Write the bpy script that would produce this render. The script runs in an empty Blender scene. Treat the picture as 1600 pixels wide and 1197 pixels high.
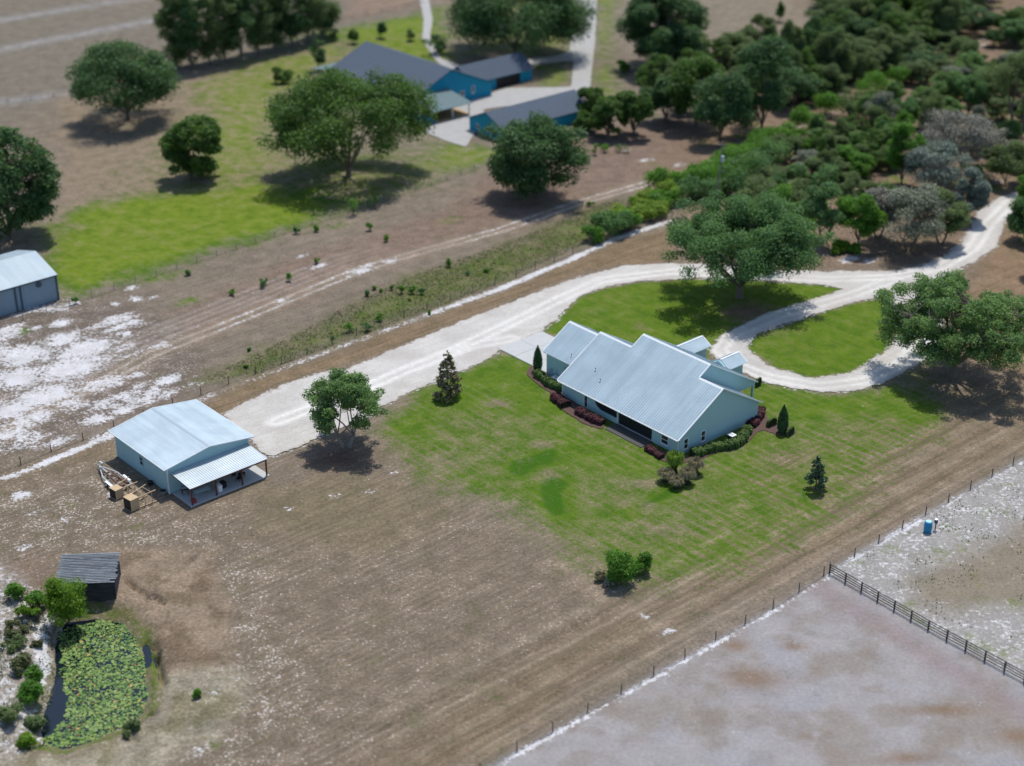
import bpy, bmesh, math, random
import numpy as np
from mathutils import Vector, Matrix
from mathutils.geometry import tessellate_polygon, delaunay_2d_cdt

S = bpy.context.scene
COL = S.collection
R = math.radians

# ------------------------------------------------------------------ camera
FPX, TILT, CAMH = 2500.0, 0.468, 116.0        # focal length for a 1600 px wide frame, downward tilt, flying height
cd = bpy.data.cameras.new('camera'); cam = bpy.data.objects.new('camera', cd); COL.objects.link(cam)
cam.location = (0, 0, CAMH); cam.rotation_euler = (math.pi/2-TILT, 0, 0)
cd.sensor_width = 36; cd.lens = 36*FPX/1600; cd.clip_start = 1; cd.clip_end = 9000
cd.dof.use_dof = True; cd.dof.focus_distance = 224; cd.dof.aperture_fstop = cd.lens/1000/1.15
S.camera = cam

# ------------------------------------------------------------------ light
SUN_EL, SUN_AZ = R(67), R(17)                 # high sun, behind the scene and slightly right (azimuth from +Y towards +X)
w = bpy.data.worlds.new('World'); S.world = w; w.use_nodes = True
nt = w.node_tree; bg = nt.nodes['Background']
sky = nt.nodes.new('ShaderNodeTexSky'); sky.sky_type = 'NISHITA'; sky.sun_disc = False
sky.sun_elevation = SUN_EL; sky.sun_rotation = SUN_AZ; sky.altitude = 10
sky.ozone_density = 2.0
nt.links.new(sky.outputs[0], bg.inputs[0]); bg.inputs[1].default_value = 0.14
ld = bpy.data.lights.new('sun', 'SUN'); ld.energy = 3.7; ld.angle = R(0.5); ld.color = (1, .955, .88)
sun = bpy.data.objects.new('sun', ld); COL.objects.link(sun)
sd = Vector((math.sin(SUN_AZ)*math.cos(SUN_EL), math.cos(SUN_AZ)*math.cos(SUN_EL), math.sin(SUN_EL)))
sun.rotation_euler = sd.to_track_quat('Z', 'Y').to_euler(); sun.location = (60, 300, 250)
S.view_settings.view_transform = 'Standard'; S.view_settings.look = 'None'
S.view_settings.exposure = 0.17; S.view_settings.gamma = 1.0
S.render.engine = 'CYCLES'

# ------------------------------------------------------------------ helpers
def at(px, py, z=0.0):
    """point of the photo -> point of the level z in the place (metres)"""
    a = (px-800)/FPX; b = -(py-598.5)/FPX; c, s = math.cos(TILT), math.sin(TILT)
    y = c+b*s; zz = -s+b*c; t = (z-CAMH)/zz
    return Vector((a*t, y*t, z))
def ppm(p):   # photo pixels per metre at a point
    return FPX/(p[1]*math.cos(TILT)+(CAMH-p[2])*math.sin(TILT))

def prop(o, label=None, cat=None, group=None, kind=None):
    if label: o['label'] = label
    if cat: o['category'] = cat
    if group: o['group'] = group
    if kind: o['kind'] = kind
    return o
def empty(name, loc, rz=0, label=None, cat=None, group=None):
    o = bpy.data.objects.new(name, None); COL.objects.link(o)
    o.location = loc; o.rotation_euler = (0, 0, rz); o.empty_display_size = .5
    return prop(o, label, cat, group)
def np_mesh(name, V, Fs, mats, parent=None, attrs=None, smooth=False, mi=None):
    """V (n,3); Fs (m,k) array of equal-size faces"""
    me = bpy.data.meshes.new(name)
    V = np.asarray(V, np.float32); Fs = np.asarray(Fs, np.int32); m, k = Fs.shape
    me.vertices.add(len(V)); me.vertices.foreach_set('co', V.ravel())
    me.loops.add(m*k); me.loops.foreach_set('vertex_index', Fs.ravel())
    me.polygons.add(m); me.polygons.foreach_set('loop_start', np.arange(0, m*k, k, dtype=np.int32))
    if smooth: me.polygons.foreach_set('use_smooth', np.ones(m, bool))
    if not isinstance(mats, (list, tuple)): mats = [mats]
    for q in mats: me.materials.append(q)
    if mi is not None: me.polygons.foreach_set('material_index', np.asarray(mi, np.int32))
    for n, (dom, typ, data) in (attrs or {}).items():
        a = me.attributes.new(n, typ, dom)
        a.data.foreach_set('color' if typ == 'FLOAT_COLOR' else 'value', np.asarray(data, np.float32).ravel())
    me.update(calc_edges=True)
    o = bpy.data.objects.new(name, me); COL.objects.link(o)
    if parent: o.parent = parent
    return o
class MB:
    """collects simple solids, then links them as ONE mesh object"""
    def __init__(s): s.v = []; s.f = []
    def add(s, vs, fs):
        b = len(s.v); s.v += [tuple(q) for q in vs]; s.f += [tuple(i+b for i in f) for f in fs]; return s
    def box(s, x0, x1, y0, y1, z0, z1, M=None):
        vs = [Vector(q) for q in ((x0,y0,z0),(x1,y0,z0),(x1,y1,z0),(x0,y1,z0),(x0,y0,z1),(x1,y0,z1),(x1,y1,z1),(x0,y1,z1))]
        if M: vs = [M @ q for q in vs]
        return s.add(vs, [(0,3,2,1),(4,5,6,7),(0,1,5,4),(1,2,6,5),(2,3,7,6),(3,0,4,7)])
    def bar(s, p, q, w, h=None, up=(0,0,1)):
        p, q = Vector(p), Vector(q); d = q-p; L = d.length; d.normalize(); h = h or w
        u = Vector(up)
        if abs(d.dot(u)) > .98: u = Vector((1,0,0))
        sx = d.cross(u).normalized(); uz = sx.cross(d)
        vs = [c+sx*a*w/2+uz*b*h/2 for c in (p, q) for a, b in ((-1,-1),(1,-1),(1,1),(-1,1))]
        return s.add(vs, [(0,1,2,3)[::-1],(4,5,6,7),(0,4,5,1)[::-1],(1,5,6,2)[::-1],(2,6,7,3)[::-1],(3,7,4,0)[::-1]])
    def tube(s, pts, rs, n=7, cap=True):
        b = len(s.v); pts = [Vector(q) for q in pts]
        if not isinstance(rs, (list, tuple)): rs = [rs]*len(pts)
        prev = None
        for i, q in enumerate(pts):
            d = (pts[min(i+1, len(pts)-1)]-pts[max(i-1, 0)]).normalized()
            if prev is None:
                a = Vector((1,0,0)) if abs(d.x) < .8 else Vector((0,1,0))
                prev = d.cross(a).normalized()
            e = (prev-d*prev.dot(d)).normalized(); prev = e; g = d.cross(e)
            for k in range(n):
                t = 2*math.pi*k/n; s.v.append(tuple(q+(e*math.cos(t)+g*math.sin(t))*rs[i]))
        for i in range(len(pts)-1):
            for k in range(n):
                k2 = (k+1) % n; s.f.append((b+i*n+k, b+i*n+k2, b+(i+1)*n+k2, b+(i+1)*n+k))
        if cap:
            s.f.append(tuple(b+k for k in range(n))[::-1]); e0 = b+(len(pts)-1)*n; s.f.append(tuple(e0+k for k in range(n)))
        return s
    def prism(s, poly, a0, a1, axis='x'):
        """poly in the two other axes (y,z for x; x,z for y; x,y for z), extruded a0..a1"""
        def P(a, q): return {'x': (a, q[0], q[1]), 'y': (q[0], a, q[1]), 'z': (q[0], q[1], a)}[axis]
        n = len(poly); vs = [P(a0, q) for q in poly]+[P(a1, q) for q in poly]
        fs = [tuple(range(n)), tuple(range(n, 2*n))[::-1]]+[(i, n+i, n+(i+1) % n, (i+1) % n) for i in range(n)]
        return s.add(vs, fs)
    def build(s, name, m, parent=None, fix=True, smooth=False, bevel=0):
        me = bpy.data.meshes.new(name); me.from_pydata(s.v, [], s.f); me.materials.append(m)
        if fix:
            bm = bmesh.new(); bm.from_mesh(me); bmesh.ops.recalc_face_normals(bm, faces=bm.faces); bm.to_mesh(me); bm.free()
        if smooth:
            for p in me.polygons: p.use_smooth = True
        o = bpy.data.objects.new(name, me); COL.objects.link(o)
        if parent: o.parent = parent
        if bevel:
            b = o.modifiers.new('bevel', 'BEVEL'); b.width = bevel; b.segments = 2
        return o
def copy_tree(o, parent=None):
    c = o.copy(); COL.objects.link(c); c.parent = parent
    for ch in list(o.children): copy_tree(ch, c)
    return c

# ------------------------------------------------------------------ materials
class NT:
    def __init__(s, name):
        s.m = bpy.data.materials.new(name); s.m.use_nodes = True; s.t = s.m.node_tree
        s.b = s.t.nodes['Principled BSDF']; s.out = s.t.nodes['Material Output']
        s._co = None
    def n(s, typ, **kw):
        q = s.t.nodes.new('ShaderNode'+typ)
        for k, v in kw.items(): setattr(q, k, v)
        return q
    def put(s, sock, v):
        if isinstance(v, bpy.types.NodeSocket): s.t.links.new(v, sock)
        elif isinstance(v, (tuple, list)) and len(v) == 3 and sock.type == 'RGBA': sock.default_value = (*v, 1)
        else: sock.default_value = v
    def co(s):
        if s._co is None: s._co = s.n('TexCoord').outputs['Object']
        return s._co
    def mapped(s, rot=0, scale=(1,1,1), v=None):
        v = v or s.co()
        if rot:
            q = s.n('Mapping'); s.put(q.inputs[0], v); q.inputs['Rotation'].default_value = (0,0,rot); v = q.outputs[0]
        q = s.n('Mapping'); s.put(q.inputs[0], v); q.inputs['Scale'].default_value = scale
        return q.outputs[0]
    def noise(s, scale, detail=4, rough=.6, v=None, dist=0):
        q = s.n('TexNoise'); s.put(q.inputs['Vector'], v or s.co()); q.inputs['Scale'].default_value = scale
        q.inputs['Detail'].default_value = detail; q.inputs['Roughness'].default_value = rough; q.inputs['Distortion'].default_value = dist
        return q.outputs['Fac']
    def math(s, op, a, b=0.0, c=0.0, clamp=False):
        q = s.n('Math', operation=op, use_clamp=clamp); s.put(q.inputs[0], a); s.put(q.inputs[1], b); s.put(q.inputs[2], c); return q.outputs[0]
    def step(s, x, lo, hi, a=0.0, b=1.0):
        q = s.n('MapRange', interpolation_type='SMOOTHSTEP'); s.put(q.inputs['Value'], x); s.put(q.inputs['From Min'], lo); s.put(q.inputs['From Max'], hi)
        s.put(q.inputs['To Min'], a); s.put(q.inputs['To Max'], b); return q.outputs[0]
    def mix(s, f, a, b, mode='MIX'):
        q = s.n('Mix', data_type='RGBA', blend_type=mode); s.put(q.inputs[0], f); s.put(q.inputs[6], a); s.put(q.inputs[7], b); return q.outputs[2]
    def attr(s, name, col=False):
        q = s.n('Attribute'); q.attribute_name = name; return q.outputs['Color' if col else 'Fac']
    def bump(s, h, strength=.5, dist=.1):
        q = s.n('Bump'); s.put(q.inputs['Height'], h); q.inputs['Strength'].default_value = strength; q.inputs['Distance'].default_value = dist
        s.t.links.new(q.outputs[0], s.b.inputs['Normal'])
    def set(s, **kw):
        for k, v in kw.items(): s.put(s.b.inputs[{'col': 'Base Color', 'rough': 'Roughness', 'metal': 'Metallic', 'spec': 'Specular IOR Level', 'trans': 'Transmission Weight'}[k]], v)
        return s.m

def mat_plain(name, c, rough=.7, var=.15, scale=3., metal=0, spec=.3):
    q = NT(name); f = q.noise(scale, 5, .65)
    c = Vector(c); col = q.mix(f, tuple(c*(1-var)), tuple(c*(1+var)))
    return q.set(col=col, rough=rough, metal=metal, spec=spec)
def mat_wall(name, c, var=.06):
    q = NT(name); f = q.noise(.6, 6, .6); g = q.noise(7, 3); c = Vector(c)
    col = q.mix(f, tuple(c*(1-var)), tuple(c*(1+var))); col = q.mix(q.math('MULTIPLY', g, .18), col, tuple(c*.8))
    q.bump(g, .15, .02)
    return q.set(col=col, rough=.85, spec=.2)
def mat_roof(name, c, axis_rot=0, var=.07, rough=.45, metal=.25, panel=.9):
    """metal sheeting: panels differ a little, dulled and streaked by rain"""
    q = NT(name); c = Vector(c)
    st = q.noise(1.0, 2, .5, q.mapped(axis_rot, (1/panel*.9, .03, .03)))
    st2 = q.noise(1.0, 5, .6, q.mapped(axis_rot, (5, .25, .25)))
    big = q.noise(.25, 5, .65)
    f = q.math('ADD', q.math('MULTIPLY', st, .4), q.math('ADD', q.math('MULTIPLY', st2, .3), q.math('MULTIPLY', big, .3)))
    col = q.mix(q.step(f, .35, .65), tuple(c*(1-var)), tuple(c*(1+var)))
    return q.set(col=col, rough=q.step(big, .3, .7, rough-.06, rough+.08), metal=metal, spec=.5)
def mat_leaf(name, dark, light, trans=.42, rough=.55, yellow=0):
    q = NT(name); v = q.attr('v'); col = q.mix(v, dark, light)
    q.set(col=col, rough=rough, spec=.25)
    tr = q.n('BsdfTranslucent'); q.put(tr.inputs[0], q.mix(.5, col, (light[0]*1.3, light[1]*1.3, light[2]*.7)))
    mx = q.n('MixShader'); mx.inputs[0].default_value = trans
    q.t.links.new(q.b.outputs[0], mx.inputs[1]); q.t.links.new(tr.outputs[0], mx.inputs[2]); q.t.links.new(mx.outputs[0], q.out.inputs[0])
    return q.m

M = {}
M['bark'] = mat_plain('bark', (.13,.11,.09), .9, .35, 4)
M['bark_pale'] = mat_plain('pale_bark', (.24,.22,.19), .9, .35, 4)
M['leaf_oak'] = mat_leaf('oak_leaf', (0.041,0.110,0.048), (0.154,0.287,0.095))
M['leaf_oak2'] = mat_leaf('oak_leaf_olive', (0.059,0.136,0.056), (0.222,0.354,0.112))
M['leaf_far'] = mat_leaf('far_oak_leaf', (0.031,0.082,0.038), (0.108,0.204,0.071))
M['leaf_farlit'] = mat_leaf('far_oak_leaf_bright', (0.034,0.088,0.023), (0.125,0.226,0.046))
M['leaf_scrub'] = mat_leaf('scrub_leaf', (.064,.110,.042), (.195,.268,.108))
M['leaf_grey'] = mat_leaf('grey_leaf', (0.133,0.159,0.114), (0.298,0.316,0.235), .2)
M['leaf_blue'] = mat_leaf('blue_grey_leaf', (0.109,0.149,0.129), (0.247,0.299,0.247), .2)
M['leaf_dead'] = mat_leaf('bare_twig', (0.165,0.160,0.130), (0.314,0.303,0.248), .1)
M['leaf_green'] = mat_leaf('bright_leaf', (0.042,0.131,0.019), (0.149,0.324,0.039))
M['leaf_lime'] = mat_leaf('lime_leaf', (0.056,0.144,0.011), (0.188,0.325,0.030))
M['leaf_palm'] = mat_leaf('palmetto_leaf', (0.075,0.159,0.021), (0.282,0.404,0.061))
M['leaf_mag'] = mat_leaf('magnolia_leaf', (0.030,0.073,0.040), (0.114,0.178,0.075), .1, .35)
M['leaf_magred'] = mat_leaf('magnolia_young_leaf', (0.052,0.079,0.035), (0.280,0.228,0.116), .1, .35)
M['leaf_cyp'] = mat_leaf('cypress_leaf', (0.021,0.070,0.023), (0.070,0.149,0.042), .1)
M['leaf_hedge'] = mat_leaf('hedge_leaf', (0.035,0.088,0.019), (0.140,0.228,0.046), .15)
M['leaf_red'] = mat_leaf('dark_red_leaf', (0.037,0.010,0.017), (0.150,0.044,0.055), .15)
M['leaf_tan'] = mat_leaf('dry_grass_blade', (0.144,0.126,0.068), (0.346,0.310,0.202), .25)
M['leaf_weed'] = mat_leaf('weed_leaf', (0.055,0.075,0.024), (0.140,0.160,0.066), .2)
M['wall'] = mat_wall('pale_aqua_wall', (.365,.550,.570))
M['white'] = mat_plain('white_paint', (.76,.78,.78), .5, .05)
M['trim'] = mat_plain('roof_edge_metal', (.84,.87,.89), .4, .05, metal=.0)  # near-white tone puts the specular shine of the metal edges into the colour
M['roof'] = mat_roof('house_roof_metal', (.385,.485,.540), var=.09)
M['roof_shed'] = mat_roof('workshop_roof_metal', (.455,.545,.595), R(90), var=.11)
M['roof_porch'] = mat_roof('porch_roof_metal', (.50,.565,.60), 0)
M['glass'] = mat_plain('dark_window_glass', (.03,.05,.055), .08, .3, 1.5, spec=.8)
M['screen'] = mat_plain('dark_insect_screen', (.012,.016,.02), .6, .4, 6)
M['dark'] = mat_plain('black_paint', (.016,.016,.018), .6, .3)
M['conc'] = mat_plain('concrete', (.41,.42,.42), .85, .14, .8)
M['conc_far'] = mat_plain('weathered_concrete', (.33,.325,.315), .9, .22, .5)
M['steel'] = mat_plain('galvanised_steel', (.52,.54,.56), .4, .15, 8, .6)
M['tyre'] = mat_plain('tyre_rubber', (.02,.02,.02), .9, .3)
M['rust'] = mat_plain('rusty_brown_steel', (.11,.045,.03), .8, .3, 9)
M['postwood'] = mat_plain('fence_post_wood', (.12,.10,.085), .9, .3, 9)
M['wire'] = mat_plain('fence_wire', (.14,.13,.12), .6, .2)
M['blackwood'] = mat_plain('black_fence_board', (.062,.066,.066), .7, .3, 4)
M['ply'] = mat_plain('plywood', (.46,.34,.21), .8, .2, 3)
M['lumber'] = mat_plain('new_lumber', (.50,.37,.23), .8, .2, 3)
M['red'] = mat_plain('red_plastic', (.30,.04,.04), .5, .1)
M['bluedrum'] = mat_plain('blue_plastic', (.015,.22,.42), .4, .1)
M['hull'] = mat_plain('slate_shingle', (.070,.092,.125), .9, .22, 1.2)
M['hull2'] = mat_plain('blue_grey_shingle', (.115,.165,.175), .9, .18, 1.2)
M['teal'] = mat_wall('blue_painted_wall', (.02,.27,.40))
M['slate_wall'] = mat_roof('blue_grey_wall_metal', (.20,.29,.36), 0, .06, .5, .1)
M['roof_barn'] = mat_roof('barn_roof_metal', (.33,.41,.46), 0, .07, .6, .1)
M['mulch'] = mat_plain('red_brown_mulch', (.095,.058,.050), .95, .35, 5)
M['pole'] = mat_plain('grey_pole_wood', (.20,.19,.17), .9, .2, 4)
M['tan'] = mat_plain('deck_boards', (.38,.24,.10), .8, .2, 3)
def mat_gravel():
    q = NT('crushed_shell_gravel'); rut = q.attr('rut'); edge = q.attr('edge')
    a = q.noise(.12, 6, .65); b = q.noise(5, 4, .75); c = q.noise(1.0, 6, .66, q.mapped(R(-41), (.10, 1.3, 1))); d = q.noise(1.3, 6, .74)
    col = q.mix(q.step(a, .36, .64), (.475,.46,.435), (.385,.365,.34))
    col = q.mix(q.math('MULTIPLY', q.step(c, .48, .64), .42), col, (.345,.32,.29))
    col = q.mix(q.math('MULTIPLY', q.step(d, .50, .68), .42), col, (.32,.29,.26))
    col = q.mix(q.math('MULTIPLY', q.step(b, .46, .70), .50), col, (.61,.595,.565))
    col = q.mix(q.math('MULTIPLY', q.step(b, .48, .36), .35), col, (.34,.31,.28))
    col = q.mix(q.math('MULTIPLY', rut, q.step(d, .25, .6, .45, .9)), col, (.66,.65,.625))
    e = q.step(q.math('ADD', edge, q.math('MULTIPLY', q.math('SUBTRACT', d, .5), 3.0)), .55, 1.3)
    col = q.mix(q.math('MULTIPLY', e, .75), col, q.mix(b, (.23,.195,.145), (.38,.345,.30)))
    q.bump(q.math('ADD', b, d), .7, .08)
    return q.set(col=col, rough=.95, spec=.1)
M['gravel'] = mat_gravel()
def mat_planks(name, c):
    q = NT(name); c = Vector(c)
    a = q.noise(1, 5, .7, q.mapped(0, (.6, 5.5, 5.5))); b = q.noise(3, 5, .7, q.mapped(0, (.4, 2, 2)))
    col = q.mix(q.step(a, .3, .7), tuple(c*.45), tuple(c*1.25)); col = q.mix(q.math('MULTIPLY', q.step(b, .55, .75), .5), col, (.10,.06,.04))
    q.bump(a, .8, .05)
    return q.set(col=col, rough=.9, spec=.15)
M['oldwood'] = mat_planks('weathered_planks', (.20,.225,.25))
M['oldwall'] = mat_planks('dark_weathered_planks', (.055,.055,.065))
def mat_water():
    q = NT('pond_water'); f = q.noise(2.5, 3)
    q.bump(f, .1, .02); return q.set(col=(.006,.010,.016), rough=.06, spec=.6)
M['water'] = mat_water()
def mat_ground():
    q = NT('ground')
    base = q.attr('base', True); gr = q.attr('green'); sa = q.attr('sand'); sp = q.attr('speck'); st = q.attr('stripe'); calm = q.attr('calm'); lush = q.attr('lush')
    big = q.noise(.06, 5, .6); mid = q.noise(.33, 7, .68); fine = q.noise(2.2, 6, .72); grit = q.noise(2.9, 3, .62)
    rough_ = q.math('SUBTRACT', 1.0, calm)
    s1 = q.noise(1.0, 5, .6, q.mapped(R(-41), (.035, .85, 1)))
    s2 = q.noise(1.0, 5, .6, q.mapped(R(49), (.05, .95, 1)))
    def lines(rot, scale, dist):
        w_ = q.n('TexWave', wave_type='BANDS', bands_direction='Y', wave_profile='SIN'); q.put(w_.inputs['Vector'], q.mapped(rot, (1, 1, 1)))
        w_.inputs['Scale'].default_value = scale; w_.inputs['Distortion'].default_value = dist; w_.inputs['Detail'].default_value = 3; w_.inputs['Detail Scale'].default_value = .25
        return w_.outputs['Fac']
    l1 = q.math('MULTIPLY', lines(R(-41), .27, 4.2), q.step(q.noise(.11, 4, .6), .32, .62, .25, 1.0)); l2 = q.math('MULTIPLY', lines(R(49), .19, 2.6), q.step(q.noise(.13, 4, .6), .35, .6, .2, 1.0)); l3 = lines(R(-30), .24, 3.0)
    # dry turf: clumps, litter, mown streaks
    f1 = q.math('MULTIPLY', q.step(mid, .25, .75), 1.0)
    col = q.mix(q.math('ADD', q.math('MULTIPLY', f1, rough_), q.math('MULTIPLY', calm, .55)), q.mix(1, base, (.74,.73,.72), 'MULTIPLY'), q.mix(1, base, (1.24,1.21,1.18), 'MULTIPLY'))
    f2 = q.math('ADD', q.math('MULTIPLY', q.step(fine, .30, .72), rough_), q.math('MULTIPLY', calm, .55))
    col = q.mix(f2, q.mix(1, col, (.62,.62,.61), 'MULTIPLY'), q.mix(1, col, (1.30,1.28,1.26), 'MULTIPLY'))
    streak = q.math('MULTIPLY', q.step(s1, .44, .60), q.math('MULTIPLY', st, .50))
    col = q.mix(streak, col, q.mix(1, base, (.62,.62,.60), 'MULTIPLY'))
    col = q.mix(q.math('MULTIPLY', q.step(l1, .55, .95), q.math('MULTIPLY', st, .26)), col, q.mix(1, base, (1.5,1.45,1.42), 'MULTIPLY'))
    # olive weeds in hollows of the turf
    wd = q.math('MULTIPLY', q.math('MULTIPLY', q.step(q.noise(.21, 6, .7), .52, .68), .30), rough_)
    col = q.mix(wd, col, (.140,.130,.075))
    # shell fragments, thicker on the mown rows
    th = q.math('SUBTRACT', .672, q.math('MULTIPLY', sp, q.math('ADD', .070, q.math('MULTIPLY', q.step(mid, .34, .66), .125))))
    th = q.math('SUBTRACT', th, q.math('MULTIPLY', q.math('SUBTRACT', l1, .5), q.math('MULTIPLY', st, .034)))
    spk = q.step(q.math('ADD', q.math('MULTIPLY', grit, .72), q.math('MULTIPLY', fine, .28)), th, q.math('ADD', th, .055))
    col = q.mix(q.math('MULTIPLY', spk, q.math('MINIMUM', q.math('MULTIPLY', sp, 3), .82)), col, (.47,.435,.41))
    # grass
    gn = q.math('ADD', q.math('MULTIPLY', mid, .46), q.math('ADD', q.math('MULTIPLY', fine, .26), q.math('ADD', q.math('MULTIPLY', big, .14), q.math('MULTIPLY', s2, .22))))
    gn = q.math('ADD', gn, q.math('MULTIPLY', q.math('SUBTRACT', l2, .5), q.math('MULTIPLY', st, .07))); gn = q.math('ADD', gn, q.math('MULTIPLY', q.math('SUBTRACT', l3, .5), q.math('MULTIPLY', st, .02)))
    gm = q.step(q.math('SUBTRACT', gr, q.math('MULTIPLY', q.math('SUBTRACT', gn, .55), 3.3)), .20, 1.05)
    gcol = q.mix(q.step(mid, .32, .68), (.032,.088,.005), (.080,.148,.006))
    gcol = q.mix(q.math('MULTIPLY', q.step(s2, .47, .60), .45), gcol, (.105,.142,.016))
    gcol = q.mix(q.math('MULTIPLY', q.step(l2, .66, .98), q.math('MULTIPLY', st, .50)), gcol, (.165,.175,.070)); gcol = q.mix(q.math('MULTIPLY', q.step(l3, .80, .98), q.math('MULTIPLY', st, .16)), gcol, (.155,.165,.070))
    gcol = q.mix(q.step(fine, .3, .75, .0, .5), gcol, (.115,.172,.014))
    gcol = q.mix(q.step(q.noise(.8, 5, .7), .5, .68, 0, .34), gcol, (.150,.145,.065))
    gcol = q.mix(q.math('MULTIPLY', q.step(grit, .56, .72), .30), gcol, (.17,.17,.075))
    gcol = q.mix(q.math('MULTIPLY', q.step(st, .25, .02), q.step(mid, .30, .66, .25, .85)), gcol, (.150,.195,.018))
    gcol = q.mix(q.math('MULTIPLY', q.step(q.math('ADD', lush, q.math('MULTIPLY', q.math('SUBTRACT', q.math('ADD', q.math('MULTIPLY', mid, .5), q.math('MULTIPLY', fine, .5)), .5), 2.2)), .30, .62), .92), gcol, q.mix(fine, (.016,.065,.004), (.055,.130,.008)))
    col = q.mix(gm, col, gcol)
    # bare white sand
    sn = q.math('ADD', q.math('MULTIPLY', q.noise(.45, 7, .74), .42), q.math('MULTIPLY', q.noise(1.7, 5, .74), .58))
    sm = q.step(q.math('SUBTRACT', sa, q.math('MULTIPLY', q.math('SUBTRACT', sn, .5), 3.8)), .40, .72)
    scol = q.mix(q.step(mid, .3, .7), (.47,.465,.47), (.62,.625,.65))
    scol = q.mix(q.math('MULTIPLY', q.step(grit, .5, .66), .45), scol, (.30,.265,.235))
    col = q.mix(q.math('MULTIPLY', sm, .92), col, scol)
    h = q.math('MULTIPLY', q.math('ADD', q.math('MULTIPLY', fine, .7), q.math('MULTIPLY', grit, .5)), q.math('ADD', q.math('MULTIPLY', rough_, .9), .1))
    q.bump(h, .9, .20)
    return q.set(col=col, rough=.95, spec=.08)
M['ground'] = mat_ground()
def mat_sandfield(): pass

# ------------------------------------------------------------------ ground
rng = np.random.default_rng(7); random.seed(7)
def vnoise(x, y, scale, seed):
    r = np.random.default_rng(seed); G = r.random((256, 256)); u = x/scale+1000.3; v = y/scale+1000.7
    i = np.floor(u).astype(int); j = np.floor(v).astype(int); a = u-i; b = v-j; a = a*a*(3-2*a); b = b*b*(3-2*b)
    g = lambda p, q: G[p % 256, q % 256]
    return (g(i, j)*(1-a)+g(i+1, j)*a)*(1-b)+(g(i, j+1)*(1-a)+g(i+1, j+1)*a)*b
def fbm(x, y, scale, seed, n=4):
    t = 0; amp = .5; tot = 0
    for k in range(n): t = t+amp*vnoise(x, y, scale/2**k, seed+k); tot += amp; amp *= .55
    return t/tot
def wpoly(px, z=0): return np.array([tuple(at(a, b, z)[:2]) for a, b in px])
def sdf(X, Y, poly):
    """signed distance, negative inside"""
    d = np.full(X.shape, 1e9); ins = np.zeros(X.shape, bool); n = len(poly)
    for i in range(n):
        ax, ay = poly[i]; bx, by = poly[(i+1) % n]; ex, ey = bx-ax, by-ay
        t = np.clip(((X-ax)*ex+(Y-ay)*ey)/(ex*ex+ey*ey+1e-9), 0, 1)
        d = np.minimum(d, (X-ax-t*ex)**2+(Y-ay-t*ey)**2)
        c = (ay > Y) != (by > Y)
        with np.errstate(divide='ignore', invalid='ignore'):
            ins ^= c & (X < (bx-ax)*(Y-ay)/(by-ay+1e-12)+ax)
    d = np.sqrt(d); return np.where(ins, -d, d)
def pathd(X, Y, pts):
    d = np.full(X.shape, 1e9)
    for (ax, ay), (bx, by) in zip(pts[:-1], pts[1:]):
        ex, ey = bx-ax, by-ay; t = np.clip(((X-ax)*ex+(Y-ay)*ey)/(ex*ex+ey*ey+1e-9), 0, 1)
        d = np.minimum(d, np.hypot(X-ax-t*ex, Y-ay-t*ey))
    return d
def smooth(a, b, x):
    t = np.clip((x-a)/(b-a), 0, 1); return t*t*(3-2*t)

def spread(lo, hi, step, far, grow=1.35):
    c = list(np.arange(lo, hi+1e-6, step)); a = []; s_ = step; p = lo
    while p > -far: s_ *= grow; p -= s_; a.append(p)
    b = []; s_ = step; p = hi
    while p < far: s_ *= grow; p += s_; b.append(p)
    return np.array(a[::-1]+c+b)
gx = spread(-150, 150, .8, 5000); gy = spread(116, 470, .8, 5000)
gx = np.sort(np.concatenate([gx[(gx < -66) | (gx > -38)], np.arange(-66, -38, .3)])); gy = np.sort(np.concatenate([gy[(gy < 138) | (gy > 180)], np.arange(138, 180, .35)]))
X, Y = np.meshgrid(gx, gy, indexing='xy'); nx, ny = len(gx), len(gy)
WARP = (fbm(X, Y, 9, 11, 3)-.5)*5
W2 = (fbm(X, Y, 3, 21, 3)-.5)*2.4
POND = wpoly([(86,985),(105,972),(150,966),(190,975),(216,1000),(224,1040),(232,1085),(226,1115),(200,1135),(150,1155),(100,1170),(66,1166),(68,1130),(82,1085),(88,1050),(86,1015)], -1.4)
pd = sdf(X, Y, POND)+W2*.35
Z = -1.9+1.9*smooth(-1.7, 3.6, pd)-.7*smooth(0, 1.5, -pd)
Z += .55*np.exp(-((X-at(320,1100).x)**2+(Y-at(320,1100).y)**2)/5.5**2)
Z += (fbm(X, Y, 14, 31, 3)-.5)*.10*smooth(3, 7, pd)
# small washed-out gullies in the clay bank, and lumps along the rim
for g_, wd_, dp in (([(196,905),(210,917),(222,924),(232,936)], .35, .5), ([(236,928),(246,932),(254,941)], .35, .6), ([(226,995),(230,1008),(229,1025)], .35, .6), ([(243,1015),(248,1040),(256,1066)], .35, .6), ([(240,1000),(246,1018)], .3, .45), ([(290,880),(300,872)], .4, .4), ([(203,1150),(212,1156)], .35, .5), ([(232,1108),(242,1114)], .35, .5)):
    Z -= 1.9*dp*np.exp(-(pathd(X, Y, wpoly(g_))/wd_)**2)*(.5+vnoise(X, Y, .9, 33))
Z += (fbm(X, Y, 1.6, 35, 3)-.5)*.5*smooth(7, 2, pd)*smooth(.2, 1.2, pd)
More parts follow.
